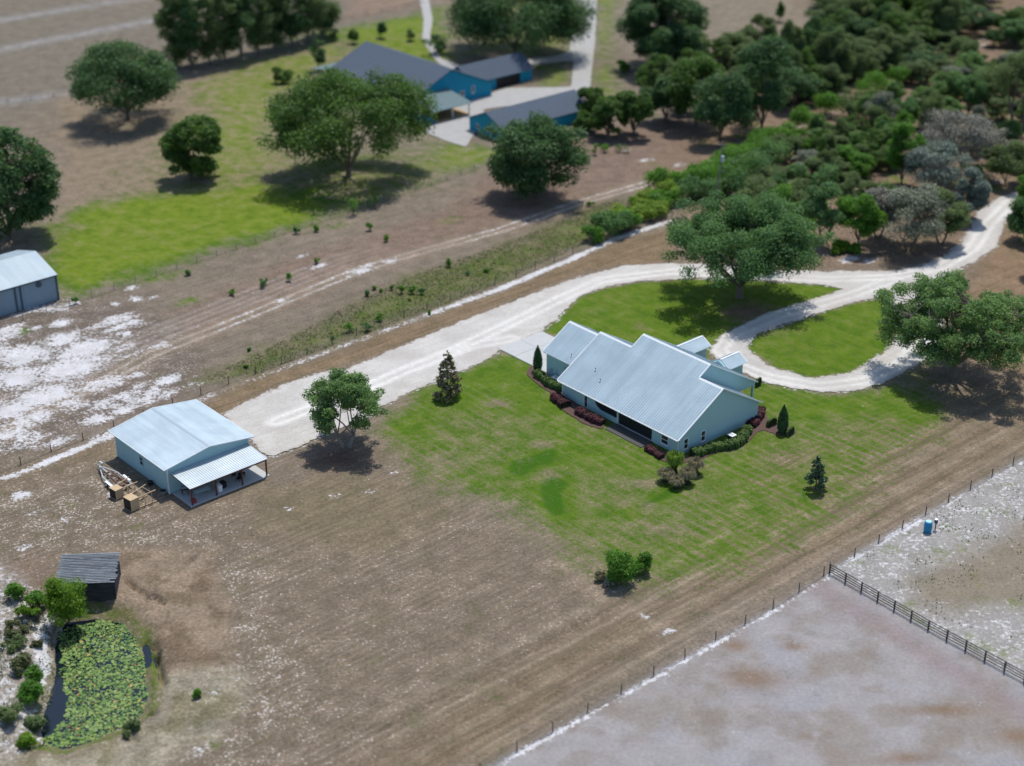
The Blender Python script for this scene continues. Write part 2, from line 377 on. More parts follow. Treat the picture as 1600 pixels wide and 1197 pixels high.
# colour bands, all in metres on the ground
base = np.zeros(X.shape+(3,)); base[:] = (.200, .166, .132)
green = np.zeros(X.shape); sand = np.zeros(X.shape); speck = np.full(X.shape, .25); stripe = np.full(X.shape, .8); calm = np.zeros(X.shape); lush = np.zeros(X.shape)
lowf = fbm(X, Y, 26, 41, 4)
base *= (.88+.24*lowf)[..., None]
def m_poly(px, soft=2., warp=1., z=0): return smooth(soft, -soft, sdf(X, Y, wpoly(px, z))+WARP*warp)
def paint(m, c, k=1.):
    global base
    base = base*(1-(m*k)[..., None])+np.array(c)*(m*k)[..., None]
def add(A, m, v): A[:] = A*(1-m)+v*m
# far pastures
m = m_poly([(-400,-60),(700,-60),(600,40),(300,110),(0,200),(-400,320)], 8); paint(m, (0.178, 0.156, 0.125)); add(stripe, m, .4)
for a, b in (((-50,40),(260,-10)), ((-40,85),(300,20)), ((-40,165),(120,145))):
    m = np.exp(-(pathd(X, Y, wpoly([a, b]))/3.2)**2); sand = np.maximum(sand, m*.30); paint(m, (0.258, 0.249, 0.249), .7)
m = m_poly([(1080,-40),(1340,-40),(1290,40),(1200,80),(1130,60)], 5); paint(m, (0.214, 0.182, 0.138))
m = m_poly([(560,-60),(720,-60),(640,12),(540,32)], 4); paint(m, (0.227, 0.169, 0.129))
# pink bare earth beside the track
m = m_poly([(420,420),(700,330),(760,270),(930,200),(1180,180),(1170,240),(1000,290),(780,360),(560,425),(330,520),(200,540)], 4)
paint(m, (0.200, 0.147, 0.116)); add(speck, m, .20); add(stripe, m, .5)
# neighbour's paddock, brown-green
m = m_poly([(90,150),(380,90),(560,60),(420,330),(80,400)], 6); paint(m, (0.223, 0.178, 0.129)); add(stripe, m, .3); add(speck, m, 0)
# rough strip by the left edge, much white sand
m = m_poly([(-200,470),(190,470),(300,530),(330,600),(150,670),(0,720),(-200,780)], 4)
paint(m, (.165,.135,.112)); add(speck, m, .8)
ua_ = X*math.cos(R(42))+Y*math.sin(R(42)); va_ = -X*math.sin(R(42))+Y*math.cos(R(42)); nz_ = fbm(ua_, va_*2.6, 11, 301, 4); sand = np.maximum(sand, m*smooth(-38, -58, X)*(.05+.62*smooth(.44, .72, nz_)))
def blob(px, py, rx, ry, v=.9, A=None, ang=41):
    c = at(px, py); k = ppm(c); a = R(ang); dx, dy = X-c.x, Y-c.y
    u = dx*math.cos(a)+dy*math.sin(a); vv = -dx*math.sin(a)+dy*math.cos(a)
    m = np.exp(-((u/(rx/k))**2+(vv/(ry/k/.5))**2))*v
    if A is None: global sand; sand = np.maximum(sand, m)
    else: A[:] = np.maximum(A, m)
for q in ((40,555,60,26),(100,530,40,16),(135,545,60,20,.95),(110,575,70,24,.95),(30,590,60,25),(70,620,70,24),(20,640,50,22,.85),(160,600,60,16,.75),(45,655,60,16,.8),
          (212,467,10,8),(205,450,14,6,.8),(240,465,10,5,.7),(180,475,10,6,.7),(95,505,24,8),(55,512,12,7,.7),(197,521,12,7,.8),
          (262,594,26,9,1.),(215,585,16,7,.8),(230,617,14,6,.95),(195,640,30,9,.9),(150,655,40,10,.85),(165,680,30,8,.8),(90,690,40,9,.75),
          (500,415,22,6,.7),(470,400,14,5,.6),(560,424,30,9,.75),(575,415,20,6,.7),(610,408,20,6,.75),(440,470,16,6,.75),(1010,250,16,6,.7),(1060,258,14,5,.65),(980,235,14,5,.6),(1330,404,30,7,.8),(1360,408,24,5,.7),(1225,285,20,7,.7),
          (1170,290,16,6,.6),(1270,305,16,6,.6),(1560,285,24,6,.5),(1480,405,10,5,.5),(1590,195,12,8,.6),(1535,190,10,6,.5),
          (455,795,8,3,.75),(445,793,4,2,.6),(525,775,12,5,.6),(575,768,14,5,.6),(616,740,10,4,.55),(660,810,6,3,.5),(606,874,6,3,.5),(1010,963,12,4,.65),(1045,985,18,5,.65),(957,925,7,2,.7),
          (180,770,16,7,.85),(205,790,12,6,.75),(35,775,24,9,.7),(60,800,26,8,.55),(40,855,22,5,.6),(100,812,14,6,.5)): blob(*q)
add(green, m_poly([(70,420),(60,360),(150,300),(250,170),(330,100),(480,50),(600,30),(700,20),(720,260),(560,330),(420,350),(200,430)], 10, 2.4), .36)
# far neighbour: bright lawn
for poly, g in (([(95,468),(72,395),(120,330),(250,300),(400,285),(500,300),(560,315),(500,345),(300,412),(150,455)], 1.05),
                ([(420,250),(680,250),(700,290),(560,320),(480,300)], .65),
                ([(300,130),(470,78),(545,58),(520,100),(440,150),(420,260),(330,300),(290,260),(330,190)], .72),
                ([(480,60),(560,40),(690,15),(705,90),(640,100),(560,70)], .95),
                ([(925,-10),(975,-10),(965,110),(1000,180),(920,150)], .75),([(700,215),(790,235),(770,260),(690,270),(640,250)], .8),
                ([(838,105),(890,90),(895,138),(850,140)], .85),([(700,-20),(915,-20),(900,85),(720,90)], .6)):
    mm = m_poly(poly, 7, 1.8); add(green, mm, g*.93); add(stripe, mm, .04)
for q in ((125,335,30,12,.8),(295,470,26,8,.75),(35,517,16,7,.8),(30,567,12,5,.8),(700,345,26,10,.55),(530,352,26,9,.55),(455,430,12,5,.5),(480,300,60,14,1.),
          (105,790,14,6,.55),(140,815,9,4,.6),(215,822,9,4,.5),(1270,795,16,9,.95),(633,1070,4,2,.6),(690,1117,5,3,.6),(600,1155,5,3,.6),(335,1165,10,5,.55)): blob(*q[:5], A=green)
# olive weedy band between the track and the road fence
m = m_poly([(300,600),(420,545),(560,470),(660,425),(780,385),(900,335),(960,310),(1020,330),(900,388),(780,442),(640,498),(480,556),(400,585)], 3.5)
paint(m, (0.134, 0.129, 0.064), .8); green = np.maximum(green, m*.48); add(speck, m, .08); add(stripe, m, .2)
# brown mown strip between fence and gravel
m = m_poly([(-60,770),(330,625),(417,585),(640,505),(780,452),(900,400),(1050,355),(1060,410),(930,425),(800,475),(610,552),(430,610),(330,660),(160,720),(-60,800)], 2.2, .6)
paint(m, (0.200, 0.147, 0.093)); add(speck, m, .34); add(stripe, m, 1.1)
m = m_poly([(-60,770),(200,675),(165,715),(150,790),(-60,860)], 3, .8); add(speck, m, .95)
# sand along the road fence
fl = wpoly([(-40,760),(32,737),(145,690),(240,652),(417,583),(640,500),(780,450),(900,400),(960,372),(1050,343)])
d = pathd(X, Y, fl-np.array([0, .5])); sand = np.maximum(sand, np.exp(-(d/1.0)**2)*(.45+.7*vnoise(X, Y, 7, 61))*(.55+.45*smooth(-40, 0, X)+.35*smooth(-40,-60,X)))
# two-track road
track = wpoly([(-40,700),(60,645),(150,602),(240,552),(330,517),(450,468),(560,422),(640,398),(780,360),(900,318),(1000,290),(1090,262),(1160,236),(1260,190),(1350,160),(1430,128),(1500,90),(1560,50)])
d = pathd(X, Y, track); m = np.exp(-((d-1.0)/.42)**2)
paint(np.exp(-(d/2.6)**2), (.255,.200,.150), .75); paint(m, (0.356, 0.311, 0.267), .85); sand = np.maximum(sand, m*(.10+.62*vnoise(X, Y, 14, 62)))
for off in (4.2, 7.5):
    d2 = pathd(X, Y, track+np.array([-.7, .75])*off); m = np.exp(-((d2-.9)/.5)**2)*smooth(-15, -45, X); paint(m, (0.320, 0.285, 0.258), .6); sand = np.maximum(sand, m*.22)
# wood floor
m = m_poly([(1000,250),(1180,170),(1400,60),(1600,-30),(1900,-30),(1900,420),(1560,420),(1500,380),(1400,412),(1250,418),(1090,400),(1060,340)], 4, 1)
paint(m, (.200, .145, .105)); add(speck, m, .45); add(stripe, m, .1)
green = np.maximum(green, m*smooth(.48, .66, fbm(X, Y, 6, 330, 3))*.5*smooth(260, 330, Y))
# right of the right-hand drive
m = m_poly([(1560,330),(1900,250),(1900,560),(1600,600),(1500,560),(1510,420)], 4, 1); paint(m, (0.223, 0.156, 0.102)); add(speck, m, .25)
# the home lawn and its islands
LAWN = [(585,672),(620,636),(690,598),(785,552),(835,562),(880,600),(1000,600),(1180,600),(1215,606),(1300,616),(1380,600),(1440,575),(1480,620),(1500,650),(1440,690),(1380,735),(1330,780),(1285,835),(1180,872),(1060,905),(980,905),(925,880),(850,842),(770,795),(700,760),(640,730),(600,705)]
m = m_poly(LAWN, 6, 1.4); add(green, m, .69); add(speck, m, .10); paint(m, (0.182, 0.156, 0.093), .7); add(stripe, m, .65)
for poly, g in (([(590,680),(625,640),(700,600),(790,555),(840,575),(870,610),(900,650),(800,640),(700,640),(640,690)], .98),([(870,620),(930,690),(1020,720),(1040,745),(930,735),(860,690)], .92),
                ([(1185,604),(1300,618),(1400,603),(1470,640),(1440,660),(1350,650),(1250,650),(1190,640)], 1.0),([(1130,715),(1190,690),(1180,720),(1100,745)], .95),
                ([(960,800),(1010,780),(1065,752),(1080,758),(1040,780),(985,808)], 1.15),([(800,720),(860,705),(855,718),(815,740),(800,735)], 1.1),([(838,770),(862,754),(885,758),(902,795),(895,808),(860,812),(835,790)], 1.25)):
    add(green, m_poly(poly, 2.0 if g > 1.05 else 3.5, .5 if g > 1.05 else 1.), g)
for poly in ([(960,802),(1010,780),(1065,752),(1082,758),(1040,780),(985,808)], [(800,722),(862,704),(858,720),(815,742),(798,738)], [(836,772),(862,752),(886,756),(904,795),(895,810),(860,814),(833,792)], [(1246,768),(1262,770),(1285,800),(1270,812),(1250,790)]):
    mm = m_poly(poly, 1.6, .9); lush = np.maximum(lush, mm*.85); add(green, mm, 1.0)
for q in ((780,630,24,8,.34),(850,695,18,6,.30),(860,740,20,6,.36),(1000,755,30,7,.36),(1010,790,16,8,.34),(1230,720,40,18,.42),(740,665,20,8,.5),(700,720,30,14,.42),(1020,830,60,12,.5),(1140,700,20,8,.5)):
    c = at(q[0], q[1]); k = ppm(c); mm = np.exp(-(((X-c.x)/(q[2]/k))**2+((Y-c.y)/(q[3]/k/.5))**2)); add(green, mm*.9, q[4])
BACK = [(846,520),(880,488),(905,466),(950,449),(1000,440),(1080,436),(1130,437),(1210,440),(1290,445),(1328,451),(1290,463),(1200,490),(1132,520),(1112,545),(1105,570),(1000,560)]
m = m_poly(BACK, 1.2, .3); add(green, m, .95); add(speck, m, .05); paint(m, (0.169, 0.151, 0.080)); add(stripe, m, .2)
ISL = [(1166,545),(1180,524),(1250,499),(1340,470),(1380,466),(1405,485),(1408,515),(1385,548),(1330,582),(1270,592),(1205,574)]
m = m_poly(ISL, 1.2, .3); add(green, m, .96); add(speck, m, .05); paint(m, (0.169, 0.151, 0.080)); add(stripe, m, .2)
for q in ((1195,520,60,10,.6),(1000,510,12,8,.42),(985,560,20,8,.4),(935,485,14,6,.7),(1270,500,40,5,.6)):
    c = at(q[0], q[1]); k = ppm(c); mm = np.exp(-(((X-c.x)/(q[2]/k))**2+((Y-c.y)/(q[3]/k/.5))**2)); add(green, mm*.8, q[4])
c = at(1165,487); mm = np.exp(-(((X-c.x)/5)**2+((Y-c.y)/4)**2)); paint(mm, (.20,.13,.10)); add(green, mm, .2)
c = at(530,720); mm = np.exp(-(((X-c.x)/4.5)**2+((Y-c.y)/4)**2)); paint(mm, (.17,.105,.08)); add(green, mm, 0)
# mown field: speckled, striped along the fence
m = m_poly([(-100,720),(170,690),(420,770),(600,720),(770,810),(900,890),(1040,980),(760,1180),(600,1300),(100,1300),(-100,1200)], 5, 1.2)
add(speck, m, .62); paint(m, (0.191, 0.153, 0.111), .8); add(stripe, m, .9)
m = m_poly([(-100,770),(160,740),(330,830),(420,880),(520,1120),(330,1250),(280,1000),(150,860),(-100,880)], 6, 1.6); add(speck, m, .9)
m = m_poly([(420,760),(560,730),(700,800),(600,850),(420,830)], 5, 1.2); paint(m, (0.182, 0.151, 0.093), .7); add(speck, m, .3)
m = m_poly([(1210,700),(1600,560),(1640,690),(1300,870),(1030,985),(760,1180),(680,1230),(600,1200),(900,1010),(1050,930)], 5, 1.); paint(m, (0.205, 0.156, 0.105), .8); add(stripe, m, 1.2); add(speck, m, .3)
lnp = wpoly([(880,880),(930,930),(1000,960),(1060,995)]); m = np.exp(-(pathd(X, Y, lnp)/1.2)**2); paint(m, (0.267, 0.214, 0.160), .7)
for k in range(7):   # wheel lines parallel to the lower fence
    off = 2.2+k*2.05; a = at(700,1230)+Vector((-.64,.77,0))*off; b = at(1640,690)+Vector((-.64,.77,0))*off
    m = np.exp(-(pathd(X, Y, np.array([a[:2], b[:2]]))/.4)**2)*(.5+.5*fbm(X, Y, 12, 70+k, 2)); paint(m, (0.111, 0.087, 0.055) if k % 2 else (.31,.26,.195), .62)
# sand paddock at the lower right and the paler one beyond the black fence
FEN = [(690,1240),(800,1178),(1200,955),(1290,900),(1310,882),(1420,818),(1600,716),(1760,625)]
m = m_poly(FEN+[(2000,900),(1700,1400),(700,1400)], .8, .15)
paint(m, (.285,.275,.280)); add(green, m, 0); add(speck, m, .0); add(stripe, m, .05); add(calm, m, .62)
nn = fbm(X, Y, 11, 81, 4); paint(m*smooth(.54, .70, nn), (.215,.185,.155), .6); paint(m*smooth(.57, .66, fbm(X, Y, 4, 83, 3)), (.19,.155,.125), .4)
paint(m*smooth(.5, .68, fbm(X, Y, 7, 85, 4)), (.285,.285,.31), .7); add(sand, m, .05)
for q in ((1180,1060,50,16),(1150,1010,22,8),(1240,1010,20,6),(1470,1110,60,7),(1420,1185,40,8),(1590,1150,30,10),(830,1165,14,6),(890,1135,10,6),(1260,1150,8,5)):
    c = at(q[0], q[1]); k = ppm(c); mm = np.exp(-(((X-c.x)/(q[2]/k))**2+((Y-c.y)/(q[3]/k/.5))**2)); paint(mm*m, (.185,.125,.080), .8)
m3 = m*np.exp(-(pathd(X, Y, wpoly([(1290,905),(1380,955),(1500,1030),(1640,1110)])-np.array([1.6, 2.0]))/2.2)**2); paint(m3, (.215,.165,.158), .55)
mr = m_poly([(1296,893),(1310,882),(1600,716),(1760,625),(2000,800),(1760,1150),(1600,1063)], .8, .15)
paint(mr, (.285,.275,.265)); add(sand, mr, .36); add(speck, mr, .3); add(calm, mr, .45)
mm = mr*m_poly([(1420,905),(1500,860),(1620,820),(1700,870),(1640,960),(1500,960),(1430,945)], 4, 1.6); add(sand, mm, .1); paint(mm, (.205,.175,.130), .9)
green = np.maximum(green, mr*smooth(.56, .72, fbm(X, Y, 3.2, 91, 3))*.42)
fl2 = wpoly(FEN); d = pathd(X, Y, fl2+np.array([.35, -.3])); sand = np.maximum(sand, np.exp(-(d/.55)**2)*(.30+.62*vnoise(X, Y, 3.1, 310)))
# banks of the pond
m = m_poly([(185,862),(325,862),(345,900),(356,1000),(345,1045),(305,1062),(262,1090),(235,1060),(228,1000),(205,968),(180,950)], 2.2, 1.3)
paint(m, (.250,.195,.145)); add(speck, m, .35); add(sand, m, .0); add(stripe, m, .1)
paint(m*smooth(.52, .68, fbm(X, Y, 3, 95, 3)), (.145,.105,.070), .7)
m = m_poly([(240,1060),(300,1045),(370,1050),(385,1065),(360,1110),(330,1150),(260,1190),(150,1250),(-60,1260),(0,1185),(100,1175),(200,1145),(240,1110)], 2, .8)
paint(m, (0.258, 0.233, 0.178)); paint(m*smooth(.45, .62, fbm(X, Y, 5, 320, 4)), (.165,.150,.085), .75); paint(m*smooth(.52, .66, fbm(X, Y, 3.5, 321, 4)), (.36,.33,.25), .8); add(speck, m, .45); add(stripe, m, 0)
for q in ((330,1090,20,8,.55),(370,1060,12,6,.5),(300,1140,30,9,.5),(310,1175,30,8,.55)): blob(*q)
m = m_poly([(-80,880),(60,880),(80,960),(88,1060),(75,1150),(20,1180),(-80,1190)], 2, .8); paint(m, (0.276, 0.245, 0.209)); add(sand, m, .45); add(speck, m, .5)
m = m_poly([(10,870),(90,868),(86,930),(70,960),(30,900)], 2, .8); paint(m, (0.196, 0.147, 0.111)); add(sand, m, .15)
m = np.exp(-((pd-1.6)/1.1)**2)*smooth(-52, -56.5, X)*smooth(150, 153, Y+0*X)*(Y < 168); sand = np.maximum(sand, m*.95)
m = np.exp(-((pd-1.1)/1.0)**2)*smooth(-57, -54, X); green = np.maximum(green, m*.60); paint(m, (0.151, 0.142, 0.062), .6)
green = np.maximum(green, m_poly([(185,965),(225,965),(235,1010),(232,1060),(215,1000)], 1.5, .5)*.45)
# gravel scatter past the edges of the drive
DRIVE = [(352,648),(372,636),(430,607),(490,585),(547,575),(610,550),(675,522),(737,497),(800,473),(850,452),(890,439),(925,428),(980,416),(1050,412),(1130,414),(1200,421),(1280,425),(1400,424),(1445,414),(1475,400),(1500,380),(1515,360),(1520,345),(1530,330),(1560,310),(1610,293),(1680,270),(1690,285),(1600,318),(1575,340),(1562,365),(1556,385),(1530,405),(1495,424),(1480,440),(1478,490),(1466,530),(1445,562),(1400,590),(1345,609),(1290,614),(1235,607),(1195,598),(1165,585),(1120,565),(1108,548),(1132,521),(1200,490),(1285,463),(1322,452),(1280,445),(1210,440),(1130,437),(1080,435),(1000,439),(950,448),(905,463),(890,475),(870,500),(850,515),(846,519),(782,548),(735,575),(692,594),(667,602),(620,622),(600,636),(565,660),(515,676),(470,698),(432,713),(418,714),(395,690),(370,672)]
dd = np.minimum(np.abs(sdf(X, Y, wpoly(DRIVE))), np.abs(sdf(X, Y, wpoly(ISL))))
sand = np.maximum(sand, np.exp(-(dd/.55)**2)*.52); paint(np.exp(-(dd/1.1)**2), (.21,.17,.13), .5)
near = (X > -215) & (X < 215) & (Y > 100) & (Y < 560)
base = base*np.array([.935, .950, .965])
gcol_ = np.concatenate([base, np.ones(X.shape+(1,))], -1)
V = np.stack([X, Y, np.where(near, Z, 0)], -1).reshape(-1, 3)
ii = (np.arange(ny-1)[:, None]*nx+np.arange(nx-1)[None]).ravel()
Fq = np.stack([ii, ii+1, ii+nx+1, ii+nx], -1)
ground = np_mesh('ground', V, Fq, M['ground'], smooth=True, attrs={'base': ('POINT', 'FLOAT_COLOR', gcol_.reshape(-1, 4)), 'green': ('POINT', 'FLOAT', green.ravel()),
        'sand': ('POINT', 'FLOAT', sand.ravel()), 'speck': ('POINT', 'FLOAT', speck.ravel()), 'stripe': ('POINT', 'FLOAT', stripe.ravel()), 'calm': ('POINT', 'FLOAT', calm.ravel()), 'lush': ('POINT', 'FLOAT', lush.ravel())})
ground['kind'] = 'structure'
def gz(x, y):
    i = min(max(np.searchsorted(gx, x)-1, 0), nx-2); j = min(max(np.searchsorted(gy, y)-1, 0), ny-2)
    a = (x-gx[i])/(gx[i+1]-gx[i]); b = (y-gy[j])/(gy[j+1]-gy[j])
    return float((Z[j, i]*(1-a)+Z[j, i+1]*a)*(1-b)+(Z[j+1, i]*(1-a)+Z[j+1, i+1]*a)*b)
def on(px, py):
    """where the line of sight through the photo point meets the ground"""
    p = at(px, py)
    for _ in range(4): p = at(px, py, gz(p.x, p.y))
    return p

def sheet(name, px, m, z=.05, jag=.25, holes=(), step=.5, thick=None):
    loops = []
    for k, lp in enumerate([px, *holes]):
        P = wpoly(lp); out = []
        for i in range(len(P)):
            a, b = P[i], P[(i+1) % len(P)]; n = max(1, int(np.hypot(*(b-a))/step))
            for j in range(n): out.append(a+(b-a)*j/n)
        out = np.array(out)
        for _ in range(3): out = (np.roll(out, 1, 0)+2*out+np.roll(out, -1, 0))/4 if jag else out
        if jag:
            t = np.roll(out, -1, 0)-np.roll(out, 1, 0); t /= np.linalg.norm(t, axis=1, keepdims=True)+1e-9
            off = (fbm(out[:, 0], out[:, 1], 2.2, 200+k, 3)-.5)*4*jag+(rng.random(len(out))-.5)*jag
            out = out+np.stack([t[:, 1], -t[:, 0]], -1)*off[:, None]
        loops.append([Vector((q[0], q[1], z)) for q in out])
    tr = tessellate_polygon(loops); vs = [q for l in loops for q in l]
    Vv = np.array([tuple(q) for q in vs]); Ff = np.array(tr)
    # all facing up
    a, b, c = Vv[Ff[:, 0]], Vv[Ff[:, 1]], Vv[Ff[:, 2]]
    flip = np.cross(b-a, c-a)[:, 2] < 0; Ff[flip] = Ff[flip][:, ::-1]
    o = np_mesh(name, Vv, Ff, m); o['kind'] = 'structure'; return o
# the level ground ripples by a few centimetres, so the sheets ride just above it
drv = sheet('driveway', DRIVE, M['gravel'], .085, .34, [ISL])
me = drv.data; L2 = [np.array([tuple(v.co[:2]) for v in me.vertices])]
# refill the outline with small triangles so that tracks and edges can be shaded
nb_ = len(L2[0]); ring = L2[0]; cut = next(i for i in range(1, nb_) if np.hypot(*(ring[i]-ring[i-1])) > 3)
outer, inner = ring[:cut], ring[cut:]
gxx, gyy = np.meshgrid(np.arange(ring[:, 0].min(), ring[:, 0].max(), .7), np.arange(ring[:, 1].min(), ring[:, 1].max(), .7)); gp = np.stack([gxx.ravel(), gyy.ravel()], -1)+rng.normal(size=(gxx.size, 2))*.08
sd_o = sdf(gp[:, 0], gp[:, 1], outer); sd_i = sdf(gp[:, 0], gp[:, 1], inner); gp = gp[(sd_o < -.3) & (sd_i > .3)]
pts2 = [Vector(q) for q in np.concatenate([ring, gp])]; edg = [(i, (i+1) % cut) for i in range(cut)]+[(cut+i, cut+(i+1) % (nb_-cut)) for i in range(nb_-cut)]
ov, oe, of, *_ = delaunay_2d_cdt(pts2, edg, [], 0, 1e-4)
VV = np.array([tuple(q) for q in ov]); FF = np.array([f for f in of if len(f) == 3]); cc = VV[FF].mean(1)
FF = FF[(sdf(cc[:, 0], cc[:, 1], outer) < 0) & (sdf(cc[:, 0], cc[:, 1], inner) > 0)]
a_, b_, c_ = VV[FF[:, 0]], VV[FF[:, 1]], VV[FF[:, 2]]; fl_ = ((b_-a_)[:, 0]*(c_-a_)[:, 1]-(b_-a_)[:, 1]*(c_-a_)[:, 0]) < 0; FF[fl_] = FF[fl_][:, ::-1]
RUTS = [[(430,660),(560,610),(700,552),(800,505),(870,470),(940,438),(1050,425),(1180,432),(1300,437),(1400,433),(1470,418),(1520,388),(1545,350),(1580,315)], [(1400,436),(1330,462),(1220,492),(1140,525),(1125,548),(1150,570),(1200,590),(1280,604),(1350,596),(1410,568),(1440,530),(1448,480),(1440,440)], [(500,640),(620,585),(740,540),(800,530)]]
rut = np.zeros(len(VV))
for k_, rp in enumerate(RUTS):
    d_ = pathd(VV[:, 0], VV[:, 1], wpoly(rp)); rut = np.maximum(rut, np.exp(-((d_-.95)/.5)**2)*(.5+.6*vnoise(VV[:, 0], VV[:, 1], 9, 140+k_)))
edge_ = np.exp(-np.minimum(-sdf(VV[:, 0], VV[:, 1], outer), sdf(VV[:, 0], VV[:, 1], inner)).clip(0)/.8)
bpy.data.objects.remove(drv)
np_mesh('driveway', np.concatenate([VV, np.full((len(VV), 1), .085)], 1), FF, M['gravel'], attrs={'rut': ('POINT', 'FLOAT', rut), 'edge': ('POINT', 'FLOAT', edge_)})['kind'] = 'structure'
sheet('neighbour_driveway', [(664,-30),(676,30),(672,60),(690,92),(730,108),(800,95),(870,88),(890,80),(905,-30),(934,-30),(930,60),(922,140),(870,158),(760,170),(740,182),(690,182),(700,170),(790,138),(893,136),(896,95),(850,100),(760,112),(700,112),(678,92),(660,62),(662,30),(650,-30)], M['conc_far'], .085, .1)
sheet('neighbour_patio', [(660,205),(700,172),(745,160),(760,180),(728,230),(700,222)], M['conc_far'], .11, .06)

# ------------------------------------------------------------------ buildings
def roof_plane(mb, a0, a1, b0, b1, axis='x', za=0, zb=0, th=.07, rib=.45, rw=.05, rh=.035, ribs=True):
    """sloping sheet: runs a0..a1 along the ridge (axis), from b0 (height za) to b1 (height zb); standing ribs run down the slope"""
    def P(a, b, z): return Vector((a, b, z)) if axis == 'x' else Vector((b, a, z))
    n = Vector((0, -(zb-za), b1-b0)).normalized(); n = n if n.z > 0 else -n
    N = (lambda t: P(0, n.y*t, n.z*t))
    c = [P(a0, b0, za), P(a1, b0, za), P(a1, b1, zb), P(a0, b1, zb)]
    mb.add([q for q in c]+[q-N(th) for q in c], [(0,1,2,3), (7,6,5,4), (0,4,5,1), (1,5,6,2), (2,6,7,3), (3,7,4,0)])
    if ribs:
        k = int((a1-a0)/rib); s = (a1-a0)/k
        for i in range(k+1):
            a = min(max(a0+i*s, a0+rw/2), a1-rw/2); q = [P(a-rw/2, b0, za), P(a+rw/2, b0, za), P(a+rw/2, b1, zb), P(a-rw/2, b1, zb)]
            q = [v+N(.002) for v in q]
            mb.add(q+[v+N(rh) for v in q], [(4,5,6,7), (0,1,5,4), (1,2,6,5), (2,3,7,6), (3,0,4,7)])
def rake(mb, p, q, w=.16, h=.14): mb.bar(p, q, w, h)
def window(parent, c, wdt, hgt, along, out, sill=True, rows=2, frame=M['white']):
    """sash window standing proud of a wall; c centre, along/out unit directions in the parent's frame"""
    c = Vector(c); a = Vector(along); o = Vector(out); z = Vector((0, 0, 1)); f = MB(); t = .09
    def bb(u0, u1, z0, z1, d0, d1, mb):
        vs = [c+a*u+z*h+o*d for h in (z0, z1) for u, d in ((u0,d0),(u1,d0),(u1,d1),(u0,d1))]
        mb.add(vs, [(0,3,2,1),(4,5,6,7),(0,1,5,4),(1,2,6,5),(2,3,7,6),(3,0,4,7)])
    W2, H2 = wdt/2, hgt/2
    bb(-W2, W2, H2-t, H2, .0, .07, f); bb(-W2, W2, -H2, -H2+t, .0, .07, f)
    bb(-W2, -W2+t, -H2+t, H2-t, .0, .07, f); bb(W2-t, W2, -H2+t, H2-t, .0, .07, f)
    for r in range(1, rows): zc = -H2+hgt*r/rows; bb(-W2+t, W2-t, zc-.04, zc+.04, .0, .06, f)
    o_ = f.build('window', frame, parent)
    p = MB(); bb(-W2+t, W2-t, -H2+t, H2-t, .0, .03, p); p.build('pane', M['glass'], o_)
    if sill:
        s = MB(); bb(-W2-.08, W2+.08, -H2-.1, -H2-.002, .0, .12, s); s.build('sill', frame, o_)
    return o_

# --- the house: x runs along the ridge (towards lower right), y towards the far side
HO, HA = Vector((7.12, 224.9, 0)), -.857
house = empty('farmhouse', HO, HA, 'single-storey pale aqua farmhouse with long stepped blue-grey metal roofs on the green lawn', 'house')
E0, SL = 2.87, .592
zf = lambda v: E0+SL*v
zb_ = lambda v, r: zf(2*r-v)
VR, VT, T1, T2, UL = 9.28, 11.70, 7.16, 21.37, 26.3
ZR, ZT = zf(VR), zf(VT)
walls = MB()
walls.prism([(.97, 0), (17.9, 0), (17.9, zb_(17.9, VR)-.09), (VR, ZR-.09), (.97, zf(.97)-.09)], .36, 26.0)
walls.build('wall', M['wall'], house)
tw = MB(); tw.prism([(8.9, 7.6), (VT, ZT-.09), (22.6, zb_(22.6, VT)-.09), (22.6, 2.55), (17.95, 2.55)], T1+.25, T2-.25); tw.build('wall', M['wall'], house)
# front wall pieces, 0.26 thick, in front of the dark core
fw = MB(); fw2 = MB(); ztop = zf(.7)-.09
for u0, u1, z0, z1 in ((.36,5.55,0,ztop),(5.55,6.2,0,.12),(6.2,7.55,0,ztop),(12.75,13.1,0,ztop),(20.25,22.2,0,ztop),(23.7,26.0,0,ztop),(22.2,23.7,0,.75),(22.2,23.7,2.15,ztop)):
    (fw if u0 < 20 else fw2).box(u0, u1, .70, .965, z0, z1)
arc = [(7.55, 0), (12.75, 0), (12.75, .85), (9.6, .85)]+[(9.6-2.05*math.sin(t), .85+1.9*(1-math.cos(t))) for t in [R(10*i) for i in range(1, 10)]]
fw.prism([(u, z) for u, z in arc], .70, .965, 'y')
fw.build('wall', M['wall'], house); fw2.build('wall', M['wall'], house)
sc = MB(); sc.box(7.57, 12.73, .86, .955, .86, 3.1); sc.build('screen', M['screen'], house)
sc = MB(); sc.box(13.12, 20.23, .84, .955, .18, 3.1)
for u in (15.5, 17.9): sc.box(u-.03, u+.03, .80, .839, .18, 3.1)
sc.build('screen', M['screen'], house)
kb = MB(); kb.box(13.1, 20.25, .66, .96, .0, .17); kb.build('threshold', M['conc'], house)
dm = MB(); dm.box(5.57, 6.18, .80, .955, .13, 2.9); d_ = dm.build('door', M['glass'], house)
dh = MB(); dh.box(5.63, 5.68, .76, .798, 1.0, 1.2); dh.build('handle', M['steel'], d_)
df = MB(); df.box(5.45, 5.55, .66, .698, 0, 2.95); df.box(6.2, 6.3, .66, .698, 0, 2.95); df.build('door_frame', M['white'], house)
window(house, (22.95, .70, 1.45), 1.5, 1.55, (1,0,0), (0,-1,0))
window(house, (26.0, 1.95, 1.6), .95, 1.75, (0,1,0), (1,0,0)); window(house, (26.0, 5.65, 1.6), .95, 1.75, (0,1,0), (1,0,0))
